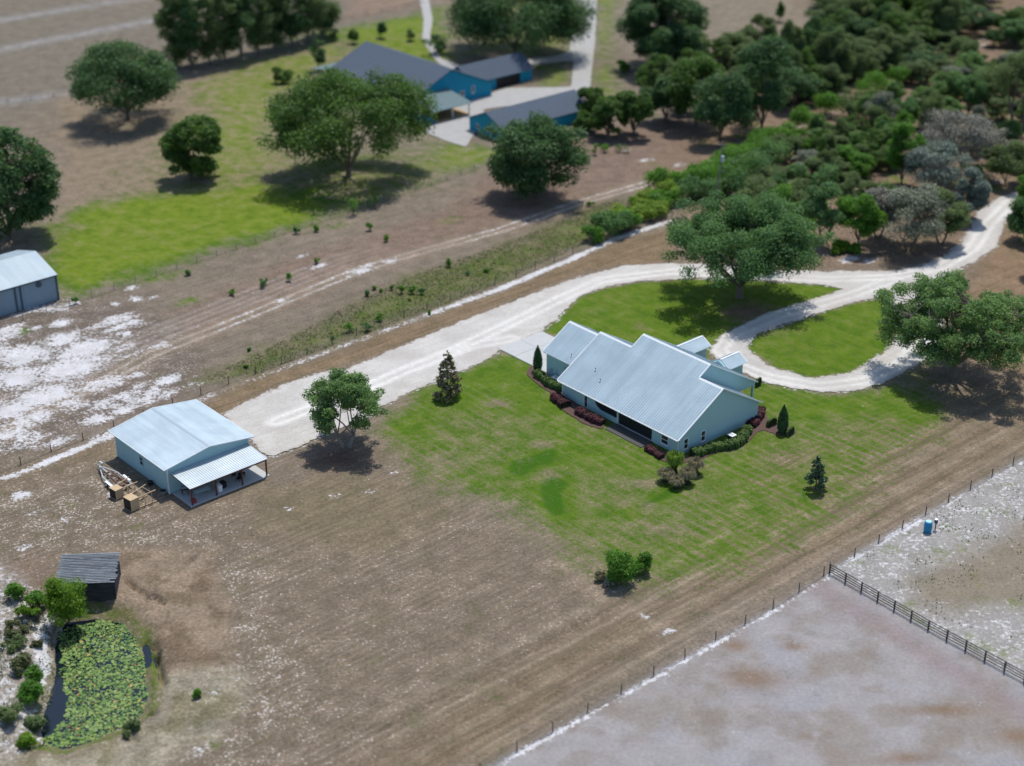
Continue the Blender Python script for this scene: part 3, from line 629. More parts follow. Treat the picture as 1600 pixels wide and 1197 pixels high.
# roofs
rf = MB()
roof_plane(rf, 0, UL, 0, VR, 'x', E0, ZR); roof_plane(rf, T1, T2, VR+.003, VT, 'x', ZR+.002, ZT)
roof_plane(rf, 0, T1, 18.58, VR, 'x', E0, ZR); roof_plane(rf, T2, UL, 18.58, VR, 'x', E0, ZR)
roof_plane(rf, T1, T2, 23.0, VT, 'x', zb_(23.0, VT), ZT)
rf.build('roof', M['roof'], house)
tr = MB()
for u, v0, z0, v1, z1 in ((0, 0, E0, VR, ZR), (0, 18.58, E0, VR, ZR), (UL, 0, E0, VR, ZR), (UL, 18.58, E0, VR, ZR), (T1, VR, ZR, VT, ZT), (T2, VR, ZR, VT, ZT), (T1, 23.0, zb_(23.0, VT), VT, ZT), (T2, 23.0, zb_(23.0, VT), VT, ZT)):
    tr.bar((u, v0, z0-.02), (u, v1, z1-.02), .13, .19)
tr.build('rake_trim', M['trim'], house)
rc = MB()
for u0, u1, v, z in ((0, T1, VR, ZR), (T2, UL, VR, ZR), (T1, T2, VT, ZT)):
    rc.prism([(v-.28, z-.155), (v, z+.06), (v+.28, z-.155), (v, z-.02)], u0+.07, u1-.07)
rc.build('ridge_cap', M['trim'], house)
fa = MB(); fa.box(0.07, UL-.07, -.05, -.004, E0-.20, E0-.01); fa.box(.07, T1-.07, 18.584, 18.63, E0-.20, E0-.01); fa.build('fascia', M['white'], house)
gu = MB(); gu.box(.05, UL-.05, -.15, -.052, E0-.17, E0-.05); gu.build('gutter', M['white'], house)
for u in (.62, 12.92, 25.7): ds = MB(); ds.box(u-.05, u+.05, .62, .698, .1, E0-.2); ds.build('downspout', M['white'], house)
sf = MB(); sf.box(.07, UL-.07, 0, .69, E0-.12, E0-.085); sf.build('soffit', M['white'], house)
for u, v in ((4.7, 3.75), (7.0, 2.6), (-1.5, 4.4)):
    z = zf(v) if u > 0 else 4.36+.609*(v-3.24)
    vp = MB(); vp.tube([(u, v, z-.1), (u, v, z+.42)], .075, 8); o = vp.build('vent_pipe', M['dark'], house)
    fl_ = MB(); fl_.tube([(u, v, z-.05), (u, v, z+.09)], .17, 8); fl_.build('flashing', M['trim'], o)
# garage wing
G1, GV, GR, GE, GS = -6.95, 3.24, 9.05, 4.36, .609
gzr = GE+GS*(GR-GV)
gw = MB(); gw.prism([(GV+.55, 0), (14.3, 0), (14.3, gzr-GS*(14.3-GR)-.09), (GR, gzr-.09), (GV+.55, GE+GS*.55-.09)], G1+.35, .355); gw.build('garage_wall', M['wall'], house)
gr_ = MB(); roof_plane(gr_, G1, -.003, GV, GR, 'x', GE, gzr); roof_plane(gr_, G1, -.003, 14.86, GR, 'x', GE, gzr); gr_.build('garage_roof', M['roof'], house)
gt = MB(); gt.bar((G1, GV, GE-.02), (G1, GR, gzr-.02), .13, .19); gt.bar((G1, 14.86, GE-.02), (G1, GR, gzr-.02), .13, .19)
gt.prism([(GR-.28, gzr-.155), (GR, gzr+.06), (GR+.28, gzr-.155), (GR, gzr-.02)], G1+.07, -.07); gt.box(G1+.07, -.07, GV-.05, GV-.004, GE-.19, GE-.01)
gt.build('rake_trim', M['trim'], house)
cb = MB(); cb.box(G1+.29, G1+.349, 3.74, 3.93, 0, 4.2); cb.build('corner_board', M['white'], house)
gd = MB()
for i in range(4): gd.box(G1+.29, G1+.345, 6.4, 11.6, .05+i*.62, .64+i*.62)
gd.build('garage_door', M['white'], house)
for bb_ in ((-5.6,-5.25,1.2,1.75),(-2.6,-2.2,2.6,3.0),(-2.0,-1.7,2.3,2.6)): ub = MB(); ub.box(bb_[0], bb_[1], 3.63, 3.785, bb_[2], bb_[3]); ub.build('meter_box', M['steel'], house)
up = MB(); up.tube([(-4.2, 3.70, .2), (-4.2, 3.70, 1.9)], .05, 6); up.tube([(-3.7, 3.70, .3), (-3.7, 3.70, 1.25), (-3.1, 3.70, 1.35), (-2.7, 3.70, 1.1), (-2.6, 3.70, .3)], .045, 6); up.build('conduit', M['steel'], house)
# porch behind the tall roof: beam and posts
for u in (T2-.4, 14.2, 8.0):
    p = MB(); p.box(u-.14, u+.14, 22.2, 22.48, 0, 2.548); p.build('porch_post', M['wall'], house)
# two small gables on piers at the far side
for u in (5.45, 13.4):
    gb = MB(); gb.prism([(u-1.55, 0), (u+1.55, 0), (u+1.55, 3.08), (u, 3.93), (u-1.55, 3.08)], 18.2 if u < 7 else 22.65, 26.8, 'y'); gb.build('gable_wall', M['wall'], house)
    v0 = 18.63 if u < 7 else 23.05
    g2 = MB(); roof_plane(g2, v0, 27.4, u+2.0, u, 'y', 2.87, 4.02); roof_plane(g2, v0, 27.4, u-2.0, u, 'y', 2.87, 4.02); g2.build('gable_roof', M['roof'], house)
    t2 = MB(); t2.bar((u-2.0, 27.4, 2.85), (u, 27.4, 4.0), .13, .17); t2.bar((u+2.0, 27.4, 2.85), (u, 27.4, 4.0), .13, .17); t2.bar((u, v0, 4.03), (u, 27.33, 4.03), .25, .06); t2.build('gable_trim', M['trim'], house)

# ground-level bits round the house
def lpoly(name, pts, m, z, origin=HO, ang=HA):
    mb = MB(); n = len(pts); c, s = math.cos(ang), math.sin(ang)
    P = [(origin.x+u*c-v*s, origin.y+u*s+v*c) for u, v in pts]
    mb.prism(P, -.1, z, 'z'); o = mb.build(name, m); o['kind'] = 'structure'; return o
mw = Matrix.Translation(HO) @ Matrix.Rotation(HA, 4, 'Z')
for u0, u1 in ((-19.4,-15.2),(-15.15,-10.95),(-10.9,-6.65)):
    for v0, v1 in ((4.2,9.2),(9.25,14.25)): lpoly('concrete_pad', [(u0,v0),(u1,v0),(u1,v1),(u0,v1)], M['conc'], .13)
sheet('mulch_bed', [(822,585),(829,571),(846,575),(853,585),(862,596),(874,604),(886,613),(893,626),(905,636),(925,645),(945,664),(942,672),(915,664),(890,648),(868,634),(868,620),(852,609),(836,598)], M['mulch'], .10, .1)
sheet('mulch_bed', [(1008,704),(1018,697),(1066,716),(1088,712),(1120,700),(1150,684),(1172,668),(1180,652),(1196,640),(1200,660),(1228,665),(1246,672),(1240,682),(1215,681),(1190,672),(1170,690),(1155,700),(1120,708),(1095,718),(1060,726),(1040,724)], M['mulch'], .10, .1)
lpoly('path', [(12.9,-1.9),(20.6,-1.9),(20.6,.62),(12.9,.62)], mat_plain('shaded_pavers', (.075,.075,.072), .9, .3, 5), .115)  # pavers nearly black, the shade before the house put into their colour

# air conditioners
def aircon(p, rz, label):
    t = empty('air_conditioner', p, rz, label, 'air conditioner', 'air conditioners beside the house')
    b = MB(); b.box(-.5, .5, -.45, .45, .1, 1.0); b.build('body', M['dark'], t)
    tp = MB(); tp.box(-.54, .54, -.49, .49, 1.003, 1.10); o = tp.build('top_cover', M['white'], t)
    f = MB(); f.tube([(0, 0, 1.102), (0, 0, 1.14)], .3, 12); f.build('fan_grille', M['steel'], o)
    s = MB(); s.box(-.6, .6, -.55, .55, 0, .098); s.build('base_slab', M['conc'], t)
aircon(at(1143, 689), HA, 'grey air conditioner with white top beside the end wall of the farmhouse')
aircon(at(868, 599), HA, 'small air conditioner under the garage wall behind the left hedge')

# --- workshop
SO_, SA = Vector((-59.02, 205.5, 0)), -.841
shop = empty('workshop', SO_, SA, 'pale aqua metal workshop with broad shallow gable roof and a lean-to porch', 'workshop')
SW, SLn, EH, RH = 14.95, 15.67, 4.29, 5.45
mwall = mat_roof('workshop_wall_metal', (.335,.520,.560), 0, .04, .6, .0, .3)
sw = MB(); sl = (RH-EH)/(SW/2)
sw.prism([(.72, 0), (SW-.72, 0), (SW-.72, EH+sl*.72-.08), (SW/2, RH-.08), (.72, EH+sl*.72-.08)], .54, SLn-.54); sw.build('wall', mwall, shop)
wr = MB()
for i in range(50):
    u = .7+i*.29
    if u < SLn-.6: wr.box(u, u+.05, .695, .7195, 0.05, EH-.1)
for i in range(46):
    v = .9+i*.29
    if v < SW-.8: wr.box(SLn-.5395, SLn-.515, v, v+.05, .05, EH-.0+sl*min(v, SW-v)-.15)
wr.build('wall_rib', mwall, shop)
for v in (0, SW):
    sr = MB(); roof_plane(sr, 0, SLn, v, SW/2, 'x', EH, RH, rib=.32, rh=.02, rw=.04); sr.build('roof', M['roof_shed'], shop)
st_ = MB(); st_.prism([(SW/2-.3, RH-.03), (SW/2, RH+.05), (SW/2+.3, RH-.03), (SW/2, RH-.06)], .02, SLn-.02); st_.build('ridge_cap', mat_plain('ridge_metal', (.40,.47,.51), .4, .06, metal=.3), shop)
tt = MB()
for u in (0, SLn):
    for v in (0, SW): tt.bar((u, v, EH-.03), (u, SW/2, RH-.03), .06, .16)
for v in (0, SW): tt.bar((.03, v, EH-.03), (SLn-.03, v, EH-.03), .05, .13)
tt.build('roof_trim', M['trim'], shop)
for u, v in ((.54, .72), (SLn-.54, .72), (SLn-.54, SW-.72)): ct = MB(); ct.box(u-.07, u+.07, v-.07, v+.07, 0, EH-.05); ct.build('corner_trim', M['white'], shop)
window(shop, (7.9, .72, 2.35), 1.0, 1.5, (-1,0,0), (0,-1,0), frame=M['wall'])
# porch
P0, P1, V0, V1 = SLn-.5, SLn+4.6, 1.18, 14.06
pr = MB(); roof_plane(pr, V0, V1, P1, P0+.02, 'y', 2.87, 3.26, th=.05, rib=.36, rw=.11, rh=.05); pr.build('porch_roof', M['roof_porch'], shop)
pb = MB(); pb.box(P1-.22, P1-.08, V0+.1, V1-.1, 2.58, 2.79); pb.bar((P0+.1, V0+.15, 3.08), (P1-.23, V0+.15, 2.70), .1, .18); pb.bar((P0+.1, V1-.15, 3.08), (P1-.23, V1-.15, 2.70), .1, .18); pb.build('porch_beam', M['rust'], shop)
for v in (V0+.25, 5.4, 9.7, V1-.25):
    q = MB(); q.box(P1-.25, P1-.07, v-.09, v+.09, .12, 2.577); q.build('porch_post', M['rust'], shop)
ps = MB(); ps.box(P0+.04, P1+.05, V0-.1, V1+.15, -.1, .12); ps.build('porch_slab', M['conc'], shop)
rd = MB()
for i in range(5): rd.box(3.0, 7.0, SW-.719, SW-.66, .05+i*.7, .73+i*.7)
rd.build('roller_door', M['white'], shop)
# things under and beside the porch
sm_ = Matrix.Translation(SO_) @ Matrix.Rotation(SA, 4, 'Z')
def spos(u, v, z=0.12): return sm_ @ Vector((u, v, z))
def grill(p, rz):
    t = empty('grill', p, rz, 'black kettle-lidded grill on legs at the near end of the workshop porch', 'grill')
    for a, b in ((-.4,-.25),(.4,-.25),(.4,.25),(-.4,.25)): l = MB(); l.bar((a,b,0), (a,b,.749), .05); l.build('leg', M['dark'], t)
    b = MB(); b.box(-.55, .55, -.32, .32, .75, 1.0); b.build('firebox', M['dark'], t)
    d = MB(); d.prism([(-.32,1.003),(-.32,1.15),(-.18,1.32),(.18,1.32),(.32,1.15),(.32,1.003)], -.53, .53); d.build('lid', mat_plain('dull_grey_lid', (.20,.23,.25), .4), t)
    s = MB(); s.box(.56, 1.0, -.28, .28, .92, .97); s.build('side_shelf', M['steel'], t)
grill(spos(P0+1.6, 2.3), SA+1.2)
def cooler(p, rz, label):
    t = empty('cooler', p, rz, label, 'cooler')
    b = MB(); b.box(-.4, .4, -.25, .25, 0, .42); b.build('body', M['red'], t, bevel=.04)
    l = MB(); l.box(-.42, .42, -.27, .27, .423, .52); l.build('lid', M['red'], t, bevel=.03)
cooler(spos(P1-.75, 2.0), SA, 'red cooler by the first porch post of the workshop')
def bench(p, rz):
    t = empty('work_table', p, rz, 'pale folding table with boxes on the workshop porch', 'table')
    b = MB(); b.box(-1.1, 1.1, -.4, .4, .78, .84); b.build('tabletop', mat_plain('pale_table', (.45,.58,.60), .5), t)
    for a in (-.95, .95):
        q = MB(); q.bar((a,-.3,0), (a,-.3,.78), .05); q.bar((a,.3,0), (a,.3,.78), .05); q.bar((a,-.3,.1), (a,.3,.1), .04); q.build('leg', M['steel'], t)
bench(spos(P1-1.7, 4.0), SA+1.57)
def box_thing(p, rz, label, m, w, d, h):
    t = empty('storage_box', p, rz, label, 'storage box')
    b = MB(); b.box(-w/2, w/2, -d/2, d/2, 0, h); b.build('body', m, t, bevel=.02)
    l = MB(); l.box(-w/2-.03, w/2+.03, -d/2-.03, d/2+.03, h+.003, h+.07); l.build('lid', m, t, bevel=.015)
box_thing(spos(P1-1.1, 6.4), SA, 'white storage box in the middle of the workshop porch', M['white'], .8, .6, .9)
box_thing(spos(P1-1.6, 7.4), SA, 'dark storage box beside the white one on the workshop porch', M['dark'], .9, .6, .8)
def chair(p, rz, label):
    t = empty('patio_chair', p, rz, label, 'chair', 'chairs on the workshop porch')
    s = MB(); s.box(-.3, .3, -.3, .3, .42, .47); s.build('seat', M['dark'], t)
    b = MB(); b.add([(-.3,.28,.475),(.3,.28,.475),(.3,.5,1.1),(-.3,.5,1.1),(-.3,.33,.475),(.3,.33,.475),(.3,.55,1.1),(-.3,.55,1.1)], [(0,1,2,3),(7,6,5,4),(0,4,5,1),(1,5,6,2),(2,6,7,3),(3,7,4,0)]); b.build('backrest', M['dark'], t)
    for a, c in ((-.27,-.27),(.27,-.27),(.27,.27),(-.27,.27)):
        l = MB(); l.bar((a, c, 0), (a, c, .418), .05); l.build('leg', M['dark'], t)
chair(spos(P1-1.5, 9.9), SA+.5, 'dark patio chair between the two right-hand porch posts'); chair(spos(P1-2.4, 11.2), SA+2.4, 'dark patio chair at the far right end of the workshop porch'); chair(spos(P1-2.9, 10.0), SA-2, 'dark patio chair nearest the workshop wall')
for k, (u, v) in enumerate(((11.0, .1), (14.4, .15))):
    t = empty('garden_tub', spos(u, v, 0), SA, ('dark tub against the long wall of the workshop', 'grey tub at the near corner of the workshop')[k], 'tub', 'tubs along the workshop wall')
    b = MB(); b.tube([(0,0,0),(0,0,.45)], [.32,.4], 12); b.build('tub', M['dark' if k == 0 else 'steel'], t)
    r_ = MB(); r_.tube([(0,0,.452),(0,0,.5)], [.43,.43], 12); r_.build('rim', M['dark'], t)

# --- boat trailer
c0, c1, c2 = at(155, 733), at(166, 768), at(203, 752)   # hitch, near wheel, far rear
mid_rear = (at(184, 777)+at(206, 756))/2
dirv = (c0-mid_rear); L = dirv.length; ang = math.atan2(dirv.y, dirv.x)
t = empty('boat_trailer', mid_rear, ang, 'empty galvanised boat trailer parked on the sand beside the workshop', 'trailer')
f = MB(); hw = 1.15; zc = .62
for s in (-1, 1):
    f.bar((0, s*hw, zc), (L*.55, s*hw, zc), .14, .16); f.bar((L*.55-.03, s*hw, zc), (L*.93, s*.12, zc), .14, .16)
for x in (.1, L*.2, L*.38, L*.55): f.bar((x, -hw+.07, zc), (x, hw-.07, zc), .12, .12)
f.bar((L*.55, 0, zc), (L*1.0, 0, zc), .16, .16); f.build('frame', M['steel'], t)
for s in (-1, 1):
    b = MB(); b.bar((.2, s*.55, zc+.28), (L*.6, s*.42, zc+.28), .16, .1)
    for x in (.3, L*.3, L*.52): b.bar((x, s*.52, zc+.06), (x, s*.52, zc+.24), .07)
    b.build('bunk', M['rust'], t)
for x in (.15, L*.25, L*.45, L*.62): kr = MB(); kr.tube([(x, -.2, zc+.17), (x, .2, zc+.17)], .08, 8); kr.build('keel_roller', M['dark'], t)
for s in (-1, 1):
    for x in (L*.17, L*.33):
        wq = MB(); wq.tube([(x, s*(hw+.12), .33), (x, s*(hw+.36), .33)], .33, 14); wo = wq.build('wheel', M['tyre'], t)
        rm = MB(); rm.tube([(x, s*(hw+.362), .33), (x, s*(hw+.39), .33)], .19, 10); rm.build('rim', M['white'], wo)
    fd = MB(); fd.prism([(L*.17-.45,.5),(L*.17-.4,.74),(L*.33+.4,.74),(L*.33+.45,.5),(L*.33+.38,.5),(L*.33+.34,.69),(L*.17-.34,.69),(L*.17-.38,.5)], s*(hw+.10), s*(hw+.40), 'y'); fd.build('fender', M['white'], t)
wn = MB(); wn.bar((L*.86, 0, zc+.09), (L*.86, 0, zc+.95), .1); wn.box(L*.82, L*.93, -.14, .14, zc+.75, zc+.98); wn.build('winch_post', M['steel'], t)
jk = MB(); jk.bar((L*.95, .14, .05), (L*.95, .14, zc+.35), .07); jk.tube([(L*1.0, 0, zc), (L*1.06, 0, zc)], .07, 8); jk.build('tongue_jack', M['steel'], t)

# --- two plywood box blinds lying on their sides, legs pointing away
def blind(px, py, yaw, label, wdt, hgt, depth, leg):
    t = empty('box_blind', at(px, py), yaw, label, 'box blind', 'plywood box blinds lying by the workshop')
    b = MB(); th = .05
    b.box(0, depth, -wdt/2, wdt/2, hgt-th, hgt); b.box(0, depth, -wdt/2, -wdt/2+th, 0, hgt-th-.001); b.box(0, depth, wdt/2-th, wdt/2, 0, hgt-th-.001); b.box(0, depth, -wdt/2+th+.001, wdt/2-th-.001, 0, th)
    b.box(depth-.05, depth-.002, -wdt/2+th+.001, wdt/2-th-.001, th+.001, hgt-th-.001); b.build('box', M['ply'], t)
    d = MB(); d.box(.03, .09, -wdt/2+th+.002, wdt/2-th-.002, th+.002, hgt-th-.002); d.build('open_end_shade', M['dark'], t)  # black sheet stands in for the shade inside the open end
    sp = .35
    for a, z in ((-1, .08), (1, .08), (-1, hgt-.1), (1, hgt-.1)):
        q = MB(); q.bar((depth+.003, a*(wdt/2-.08), z), (depth+leg, a*(wdt/2-.08+sp), max(z*(1.1), .08)), .1); q.build('leg', M['lumber'], t)
    for x in (.35, .75):
        q = MB(); y = wdt/2-.08+sp*x; q.bar((depth+leg*x, -y, hgt*.98), (depth+leg*x, y, hgt*.98), .04, .12); q.bar((depth+leg*x, -y, .05), (depth+leg*x, -y, hgt*1.0), .12, .04); q.bar((depth+leg*x, y, .05), (depth+leg*x, y, hgt*1.0), .12, .04); q.build('brace', M['lumber'], t)
blind(177, 779, .85, 'smaller plywood box blind with black open front, lying next to the boat trailer', 1.5, 1.5, 1.3, 2.3)
blind(200, 797, .85, 'larger plywood box blind with black open front and timber legs, lying furthest from the trailer', 1.7, 1.8, 1.4, 2.7)

# --- old plank shed on the pond bank
oz = -.55
sh = empty('plank_shed', on(132, 950), 0, 'weathered grey plank shed with a single-slope roof on the pond bank', 'shed')
o0 = sh.location.copy(); oz = o0.z
def ol(px, py, z): p = at(px, py, z); return p-o0
F0, F1, B0, B1 = ol(85, 914, 2.55), ol(180.6, 910.2, 2.5), ol(96, 866.3, 3.3), ol(186.8, 863.2, 3.3)
r = MB(); n = 19
for i in range(n):     # overlapping boards laid across the slope
    a, b = i/n, (i+1.12)/n; j = lambda: random.uniform(-.18, .18); k0, k1 = j(), j(); lift = random.uniform(0, .05)
    if i == 1: k1 = -.75
    e = (F1-F0).normalized()
    p = [F0.lerp(B0, a)+e*k0, F1.lerp(B1, a)+e*k1, F1.lerp(B1, b)+e*k1, F0.lerp(B0, b)+e*k0]; zz = Vector((0, 0, 1))
    p[0] += zz*(.07+lift); p[1] += zz*(.07+random.uniform(0, .06)); p = p+[q-zz*.05 for q in p]
    r.add(p, [(0,1,2,3),(7,6,5,4),(0,4,5,1),(1,5,6,2),(2,6,7,3),(3,7,4,0)])
r.build('roof', M['oldwood'], sh)
wl = MB(); ins = .28; z0 = -1.0
f0, f1, b0, b1 = [Vector((q.x, q.y, 0)) for q in (F0, F1, B0, B1)]
cen = (f0+f1+b0+b1)/4
f0, f1, b0, b1 = [q+(cen-q).normalized()*ins for q in (f0, f1, b0, b1)]
tops = [2.42-oz, 2.38-oz, 3.12-oz, 3.12-oz]
nb = 9
for i in range(nb):
    for (p, q, tp) in ((f0, f1, 2.36-oz), (f1, b1, 2.36-oz), (b0, f0, 2.36-oz), (b1, b0, 3.0-oz)):
        h0 = z0+(tp-z0)*i/nb; h1 = z0+(tp-z0)*(i+.93)/nb; d = (q-p).normalized(); g = random.uniform(0, .05)
        wl.bar(p-d*g+Vector((0,0,(h0+h1)/2)), q+d*g+Vector((0,0,(h0+h1)/2)), .05, h1-h0)
wl.build('wall', M['oldwall'], sh)
for q in (f0, f1, b0, b1): co = MB(); co.bar(q+Vector((0,0,-1.2)), q+Vector((0,0,2.35-oz)), .14); co.build('post', M['oldwall'], sh)
ic = MB(); c4 = [q+(cen-q).normalized()*.12 for q in (f0, f1, b1, b0)]; ic.prism([(q.x, q.y) for q in c4], -1.1, 2.2-oz, 'z'); ic.build('dark_inside', M['dark'], sh)  # solid black block fills the shed, standing for its dark inside

# --- grey metal barn at the left edge
a, b = at(92, 468), at(0, 495); ang = math.atan2(b.y-a.y, b.x-a.x)
barn = empty('metal_barn', a, ang, 'blue-grey metal barn with pale roof cut off by the left edge', 'barn')
# local x runs along the long wall away from the near corner, y is away from the viewer (negative side is -y)
BH, BR, BD, BL = 4.9, 7.0, 15.0, 30.0
sgn = -1   # building lies on the -y side of this direction
bw = MB(); bw.prism([(0, 0), (sgn*BD, 0), (sgn*BD, BH-.05), (sgn*BD/2, BR-.05), (0, BH-.05)], 0, BL); bw.build('wall', M['slate_wall'], barn)
br = MB(); roof_plane(br, -.3, BL, -sgn*.3, sgn*BD/2, 'x', BH-.08, BR, rib=.5, rh=.03); br.build('roof', M['roof_barn'], barn)
br = MB(); roof_plane(br, -.3, BL, sgn*(BD+.3), sgn*BD/2, 'x', BH-.08, BR, rib=.5, rh=.03); br.build('roof', M['roof_barn'], barn)
for x in (.0, 6.9, 7.9, 14, 15, 21, 22, 28):
    q = MB(); q.box(x-.13, x+.17, .003, .14, 0, BH-.12); q.build('wall_post', mat_plain('dark_slate_post', (.06,.085,.115), .7) if x == 0 else bpy.data.materials['dark_slate_post'], barn)
tb = MB(); tb.box(-.2, BL, .30, .36, BH-.3, BH-.03); tb.build('eave_trim', bpy.data.materials['dark_slate_post'], barn)
wl_ = MB(); wl_.tube([(3.4, .003, 3.9), (3.4, .2, 3.9)], .55, 12); wl_.build('wall_fan', bpy.data.materials['dark_slate_post'], barn)

# --- blue house behind
BO = Vector((-37.5, 406.5, 0))
bh = empty('blue_house', BO, HA, 'blue neighbouring house with dark slate roofs far behind the oak', 'house')
def gable(name_w, name_r, u0, u1, v0, v1, eh, rh, axis, wm, rm, oh=.5, drop=0):
    mid = (v0+v1)/2 if axis == 'x' else (u0+u1)/2
    a0, a1, b0, b1 = (u0, u1, v0, v1) if axis == 'x' else (v0, v1, u0, u1)
    g = MB(); g.prism([(b0+oh, 0), (b1-oh, 0), (b1-oh, eh-.05+.0), (mid, rh-.12), (b0+oh, eh-.05)], a0+oh, a1-oh, axis); w_ = g.build(name_w, wm, bh2)
    for b in (b0, b1):
        q = MB(); roof_plane(q, a0, a1, b, mid, axis, eh-.1, rh, th=.12, ribs=False); q.build(name_r, rm, bh2)
    return w_
bh2 = bh
gable('wall', 'roof', 0, 35, -13.5, 13.5, 3.3, 9.0, 'x', M['teal'], M['hull'])
gable('front_wall', 'front_roof', 5, 19, -18.5, -3, 3.2, 6.6, 'y', M['teal'], M['hull'])
gable('wing_wall', 'wing_roof', 20.5, 31.5, 9, 30, 3.0, 6.2, 'y', M['teal'], M['hull'])
lt = MB(); roof_plane(lt, -17, -1, 44, 33.5, 'y', 3.0, 4.6, th=.12, ribs=False); lt.build('porch_roof', M['hull2'], bh)
lw = MB(); lw.box(34.6, 43.2, -16.4, -12.2, 0, 2.85); lw.build('porch_wall', M['teal'], bh)
for v in (-1.4, -6.5): q = MB(); q.box(43.0, 43.25, v-.12, v+.12, 0, 2.9); q.build('porch_post', M['white'], bh)
sv = MB(); roof_plane(sv, -13, -3, -6.5, .4, 'y', 2.9, 3.9, th=.12, ribs=False); sv.build('porch_roof', M['hull2'], bh)
for v in (-12.6, -8, -3.4): q = MB(); q.box(-6.2, -5.95, v-.12, v+.12, 0, 2.85); q.build('porch_post', M['white'], bh)
dk = MB(); dk.box(36, 43.5, -11, -1.5, 0, .25); dk.build('deck', M['tan'], bh)
gdq = MB(); gdq.box(31.003, 31.06, 17.5, 25.5, 0.05, 2.5); gdq.build('garage_door', M['dark'], bh)
window(bh, (34.5, 3.5, 2.2), 1.4, 1.4, (0,1,0), (1,0,0)); window(bh, (34.5, 7.0, 2.6), 1.0, 1.8, (0,1,0), (1,0,0))
bh2 = empty('blue_outbuilding', Vector((BO.x, BO.y, 0)), HA, 'long blue outbuilding with dark slate gable roof beside the concrete drive', 'outbuilding')
gable('wall', 'roof', 52.0, 65.5, -9.5, 18.5, 3.0, 5.8, 'y', M['teal'], M['hull'])
q = MB(); q.box(55, 56.2, -9.06, -9.003, .9, 2.2); wq = q.build('window', M['white'], bh2); q = MB(); q.box(55.1, 56.1, -9.1, -9.063, 1.0, 2.1); q.build('pane', M['glass'], wq)

# ------------------------------------------------------------------ fences, pole, barrels
def wire_fence(name, pts, label, h=1.35, wires=4, gap=5.3, r=.075, m=M['postwood'], zo=0, wr=.012, off=0):
    pts = [Vector(p) for p in pts]; t = empty(name, pts[0], 0, label, 'fence'); o = pts[0]
    P = []; carry = off
    for a, b in zip(pts[:-1], pts[1:]):
        L = (b-a).length; x = carry
        while x < L: P.append(a.lerp(b, x/L)); x += gap
        carry = x-L
    P.append(pts[-1]); P = P[:99]
    for i, p in enumerate(P):
        q = MB(); hh = h*random.uniform(.94, 1.08); dx, dy = random.uniform(-.05, .05), random.uniform(-.05, .05); g = gz(p.x, p.y)
        q.tube([p-o+Vector((0,0,g-.1)), p-o+Vector((dx,dy,g+hh))], [r*1.1, r*.95], 6); q.build('post', m, t)
    wq = MB()
    for k in range(wires):
        z = h*(.22+.72*k/max(wires-1, 1))
        for a, b in zip(P[:-1], P[1:]):
            m_ = (a+b)/2; wq.tube([a-o+Vector((0,0,z)), m_-o+Vector((0,0,z-.03)), b-o+Vector((0,0,z))], wr, 4, False)
    wq.build('wire', M['wire'], t, fix=False); return t
FL = [at(*q) for q in ((-75,766),(32,727),(88,702),(145,682),(240,645),(417,577),(640,492),(800,436),(900,394),(960,368),(1050,340))]
wire_fence('wire_fence', FL, 'post and wire fence along the white sand line above the gravel drive')
wire_fence('wire_fence', [at(*q) for q in ((690,1240),(800,1178),(1200,955),(1296,893))], 'blurred post and wire fence along the lower edge of the mown field')
wire_fence('wire_fence', [at(*q) for q in ((1296,893),(1331,872),(1420,819),(1600,716),(1760,624))], 'post and wire fence running up right from the black board fence')
wire_fence('wire_fence', [at(*q) for q in ((-40,525),(0,512),(135,468),(382,385),(540,335),(620,308),(700,282),(790,245))], 'thin pale wire fence along the edge of the neighbouring green lawn', 1.3, 4, 4.6, .07, mat_plain('pale_post', (.33,.30,.26), .9), 0, .02)
wire_fence('wire_fence', [at(*q) for q in ((-60,170),(110,150),(300,90),(540,32),(660,6))], 'far wire fence edging the pasture at the top left', 1.3, 3, 5.5, .08, bpy.data.materials['pale_post'], 0, .025)
pts = [at(1296, 897), at(1450, 985), at(1600, 1067), at(1720, 1134)]
t = empty('board_fence', pts[0], 0, 'black four-board fence dividing the two sandy paddocks at the lower right', 'fence')
tot = 0; P = []
for a, b in zip(pts[:-1], pts[1:]):
    k = max(1, round((b-a).length/2.6)); P += [a.lerp(b, i/k) for i in range(k)]
P.append(pts[-1])
for p in P:
    q = MB(); pp = p-pts[0]; q.box(pp.x-.09, pp.x+.09, pp.y-.09, pp.y+.09, -.1, 1.5*random.uniform(.97, 1.06)); q.build('post', M['blackwood'], t)
for k in range(4):
    q = MB()
    for i, (a, b) in enumerate(zip(P[:-1], P[1:])):
        d = Vector((-(b-a).y, (b-a).x, 0)).normalized()*.12; j = random.uniform(-.04, .04); z = .3+k*.35
        q.bar(a-pts[0]+d+Vector((0,0,z+j)), b-pts[0]+d+Vector((0,0,z+random.uniform(-.04, .04))), .035, .115)
    q.build('rail', M['blackwood'], t)
# utility pole
pb_ = at(1118, 333); H_ = 15.0
t = empty('utility_pole', pb_, 0, 'grey utility pole with a pale transformer rising above the palmettos', 'utility pole')
q = MB(); q.tube([(0,0,-.3), (.25,0,H_*.5), (.5,0,H_)], [.19,.16,.12], 8); q.build('pole', M['pole'], t)
q = MB(); q.tube([(.72,-.25,H_*.74), (.72,-.25,H_*.74+1.15)], .33, 10); o = q.build('transformer', mat_plain('pale_blue_grey_paint', (.42,.55,.60), .4), t)
q = MB(); q.tube([(.72,-.25,H_*.74+1.152), (.72,-.25,H_*.74+1.4)], [.10,.05], 8); q.build('bushing', M['rust'], o)
q = MB(); q.bar((-.45,.14,H_*.96), (1.4,.14,H_*.96), .1, .12); q.build('crossarm', M['pole'], t)
